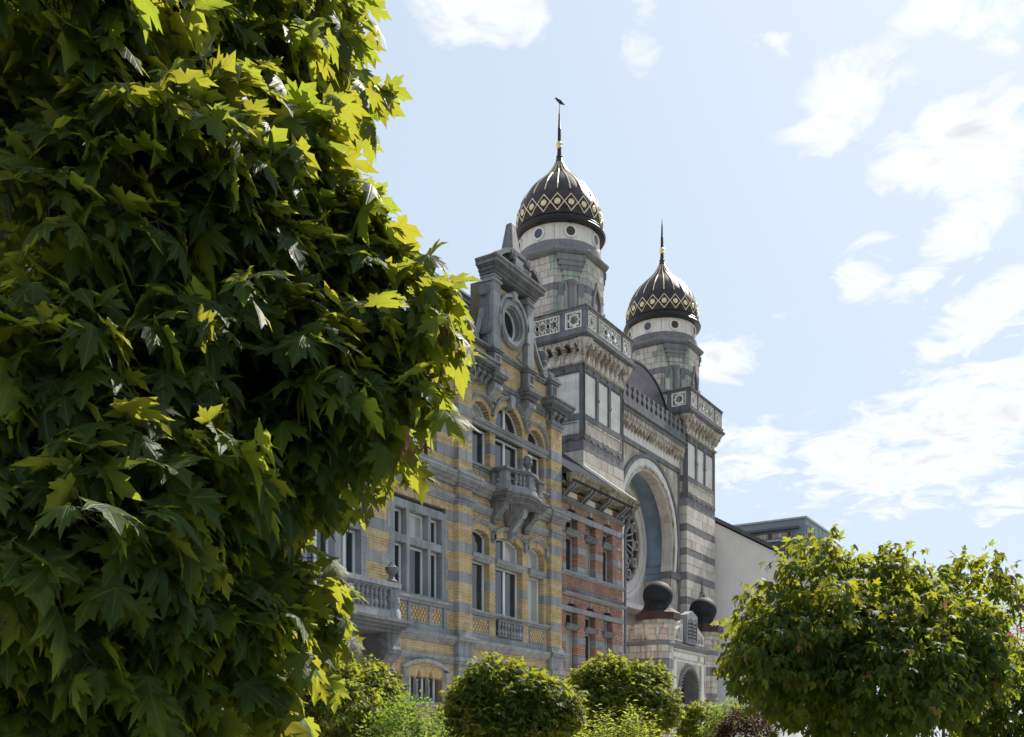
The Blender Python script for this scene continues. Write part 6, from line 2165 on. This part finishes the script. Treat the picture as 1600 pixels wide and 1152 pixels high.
# ---- ball-shaped and bushy trees of the garden
def ball_tree(name, label, cat, centre, r, rz, n_sprays, size, mat, tpl='globe', n_obj=0, bumps=9, group=None, trunk_r=.06, pairs=3, droop=.6, spray_len=(.14, .32), seed=0, inner=.15, shell=(.78, 1.03), extra=(), up=.3):
    random.seed(seed)
    c = Vector(centre)
    tree = thing(name, label, cat, (c.x, c.y, -.12), group)
    lobes = [(c.x, c.y, c.z, r * .86, rz * .86)]
    for k in range(bumps):
        a = random.uniform(0, 6.28)
        e = random.uniform(-.5, 1.2)
        q = Vector((math.cos(a) * math.cos(e), math.sin(a) * math.cos(e), math.sin(e)))
        s = random.uniform(.22, .40)
        lobes.append((c.x + q.x * r * .72, c.y + q.y * r * .72, c.z + q.z * rz * .72, r * s, rz * s))
    lobes += list(extra)
    P, D = lobe_sprays(lobes, n_sprays, np.array(centre) - np.array([0, 0, rz * .4]), shell=shell, up=up, rnd=.4, inner=inner)
    pos, tip, nor, sz, lines = sprays_to_leaves(P, D, rng.uniform(*spray_len, len(P)), pairs, size, size * .5, droop=droop, flat=.55)
    ok = pos[:, 2] > .1
    make_foliage(tree, TPL[tpl], M[mat], pos[ok], tip[ok], nor[ok], sz[ok], n_obj)
    woody(tree, (c.x, c.y, -.12), (c.x, c.y, max(.5, c.z - rz * .75)), lobes[:8], trunk_r)
    return tree


def whip_shrub(name, label, centre, r, height, n, size, mat, seed):
    random.seed(seed)
    c = Vector(centre)
    s = thing(name, label, "shrub", (c.x, c.y, -.12))
    stems = MB()
    pos, tip, nor, sz = [], [], [], []
    for k in range(n):
        a, q = random.uniform(0, 6.28), math.sqrt(random.random()) * r
        h = height * (1 - .35 * (q / r) ** 2) * random.uniform(.8, 1.05)
        p0 = Vector((c.x + .25 * q * math.cos(a), c.y + .25 * q * math.sin(a), -.12))
        p1 = Vector((c.x + q * math.cos(a), c.y + q * math.sin(a), h))
        pts = [p0.lerp(p1, t) + Vector((math.cos(a), math.sin(a), 0)) * (.15 * r * math.sin(math.pi * t)) for t in (0, .3, .6, .8, 1)]
        stems.tube(pts, [.010, .008, .005, .004, .002], 4, cap=False)
        m = int(34 * height / 2)
        for i in range(m):
            t = .35 + .66 * i / m
            p = np.array(p0.lerp(p1, t)) + np.array([math.cos(a), math.sin(a), 0]) * (.15 * r * math.sin(math.pi * t)) + rng.normal(0, .02, 3)
            b = i * 2.4
            o = np.array([math.cos(b), math.sin(b), .6])
            pos.append(p); tip.append(o + rng.normal(0, .2, 3)); nor.append(np.array([-o[0] * .5, -o[1] * .5, 1.0]) + rng.normal(0, .3, 3)); sz.append(size * rng.uniform(.6, 1.2))
    make_foliage(s, TPL['oval'], M[mat], np.array(pos), np.array(tip), np.array(nor), np.array(sz))
    stuff(stems.build("stems", M['bark'], s))



near_maple()
ball_tree('globe_maple', 'broad round-crowned maple with tufted top in front of the white wall', 'tree', (12.92, 2.93, 2.81), 1.46, 0.96, 3000, .13, 'globe_leaf', n_obj=300, bumps=7, seed=4, trunk_r=.08, group='round-crowned maples of the garden', extra=[(12.34, 3.48, 3.8, 0.3, 0.32), (12.91, 2.76, 3.65, 0.42, 0.32), (13.73, 1.83, 3.64, 0.32, 0.36), (11.99, 3.84, 3.27, 0.34, 0.3), (12.87, 2.06, 2.95, 0.45, 0.4), (11.85, 3.13, 3.1, 0.5, 0.36), (11.64, 3.65, 2.78, 0.45, 0.4), (12.03, 2.47, 2.53, 0.55, 0.4), (12.89, 3.17, 3.64, 0.35, 0.3)], droop=1.15, inner=.3)
ball_tree('globe_maple', 'dense round maple standing in front of the gable bay of the yellow mansion', 'tree', (16.89, 10.71, 2.41), 1.30, 1.02, 3000, .125, 'globe_leaf', bumps=10, seed=9, group='round-crowned maples of the garden', droop=.7, inner=.3)
ball_tree('globe_maple', 'round maple with sunlit right side in front of the red brick house', 'tree', (23.5, 11.46, 3.0), 1.18, 1.12, 2600, .125, 'globe_leaf', bumps=10, seed=15, group='round-crowned maples of the garden', droop=.7, inner=.3)
ball_tree('globe_maple', 'dark maple with yellow sunlit tips below the big stone balcony', 'tree', (12.7, 11.74, 2.27), 1.36, .95, 2700, .115, 'globe_leaf', bumps=10, seed=22, group='round-crowned maples of the garden', droop=.7, inner=.3)
ball_tree('small_maple', 'small tufted maple in front of the synagogue doorway', 'tree', (27.43, 10.85, 2.25), .55, .92, 600, .12, 'globe_leaf', bumps=9, seed=31, trunk_r=.04, droop=.5)
ball_tree('leafy_shrub', 'loose bright green shrub in front of the mullioned ground-floor window', 'shrub', (11.48, 8.98, 1.57), .55,.80, 520, .085, 'shrub_leaf', tpl='oval', bumps=12, seed=41, trunk_r=.02, spray_len=(.15,.45), pairs=5, droop=.2, inner=.35, up=.8)
whip_shrub('whip_shrub', 'yellow-green shrub of thin upright twigs below the second round maple', (16.29, 7.91, 1.65), 1.08, 2.66, 260, .085, 'lime_leaf', 51)
ball_tree('brown_shrub', 'brown-leaved shrub left of the broad round maple', 'shrub', (19.36, 6.77, 1.94), .52, .66, 620, .10, 'brown_leaf', tpl='oval', bumps=8, seed=61, trunk_r=.03, spray_len=(.1,.25), droop=.3)
ball_tree('green_shrub', 'pale green shrub between the brown shrub and the small maple', 'shrub', (24.01, 8.77, 2.17), .62, .75, 480, .10, 'shrub_leaf', tpl='oval', bumps=8, seed=71, trunk_r=.03, spray_len=(.1,.3), droop=.3)
ball_tree('feathery_tree', 'thin pale-leaved tree top showing behind the broad round maple', 'tree', (36.42, 5.94, 5.86), 1.0, 1.75, 330, .10, 'far_leaf', tpl='oval', bumps=10, seed=81, pairs=4, spray_len=(.3,.7), inner=.4, up=.8)
ball_tree('feathery_tree', 'pale green tree at the far right edge above the red-leaved tree', 'tree', (35.5, 3.64, 5.11), 1.2, 1.35, 420, .10, 'far_leaf', tpl='oval', bumps=10, seed=91, pairs=4, spray_len=(.3,.7), inner=.4, up=.8)
ball_tree('red_leaf_tree', 'dark red-leaved tree at the far right edge', 'tree', (26.8, 2.45, 4.24), .62, .42, 330, .085, 'red_leaf', tpl='oval', bumps=8, seed=101, spray_len=(.15,.3), droop=.4)
ball_tree('globe_maple', 'shaded maple behind the right flank of the broad round maple', 'tree', (17.17, 1.8, 2.41), .85, .85, 1200, .115, 'globe_leaf', bumps=9, seed=111, group='round-crowned maples of the garden', droop=.8)
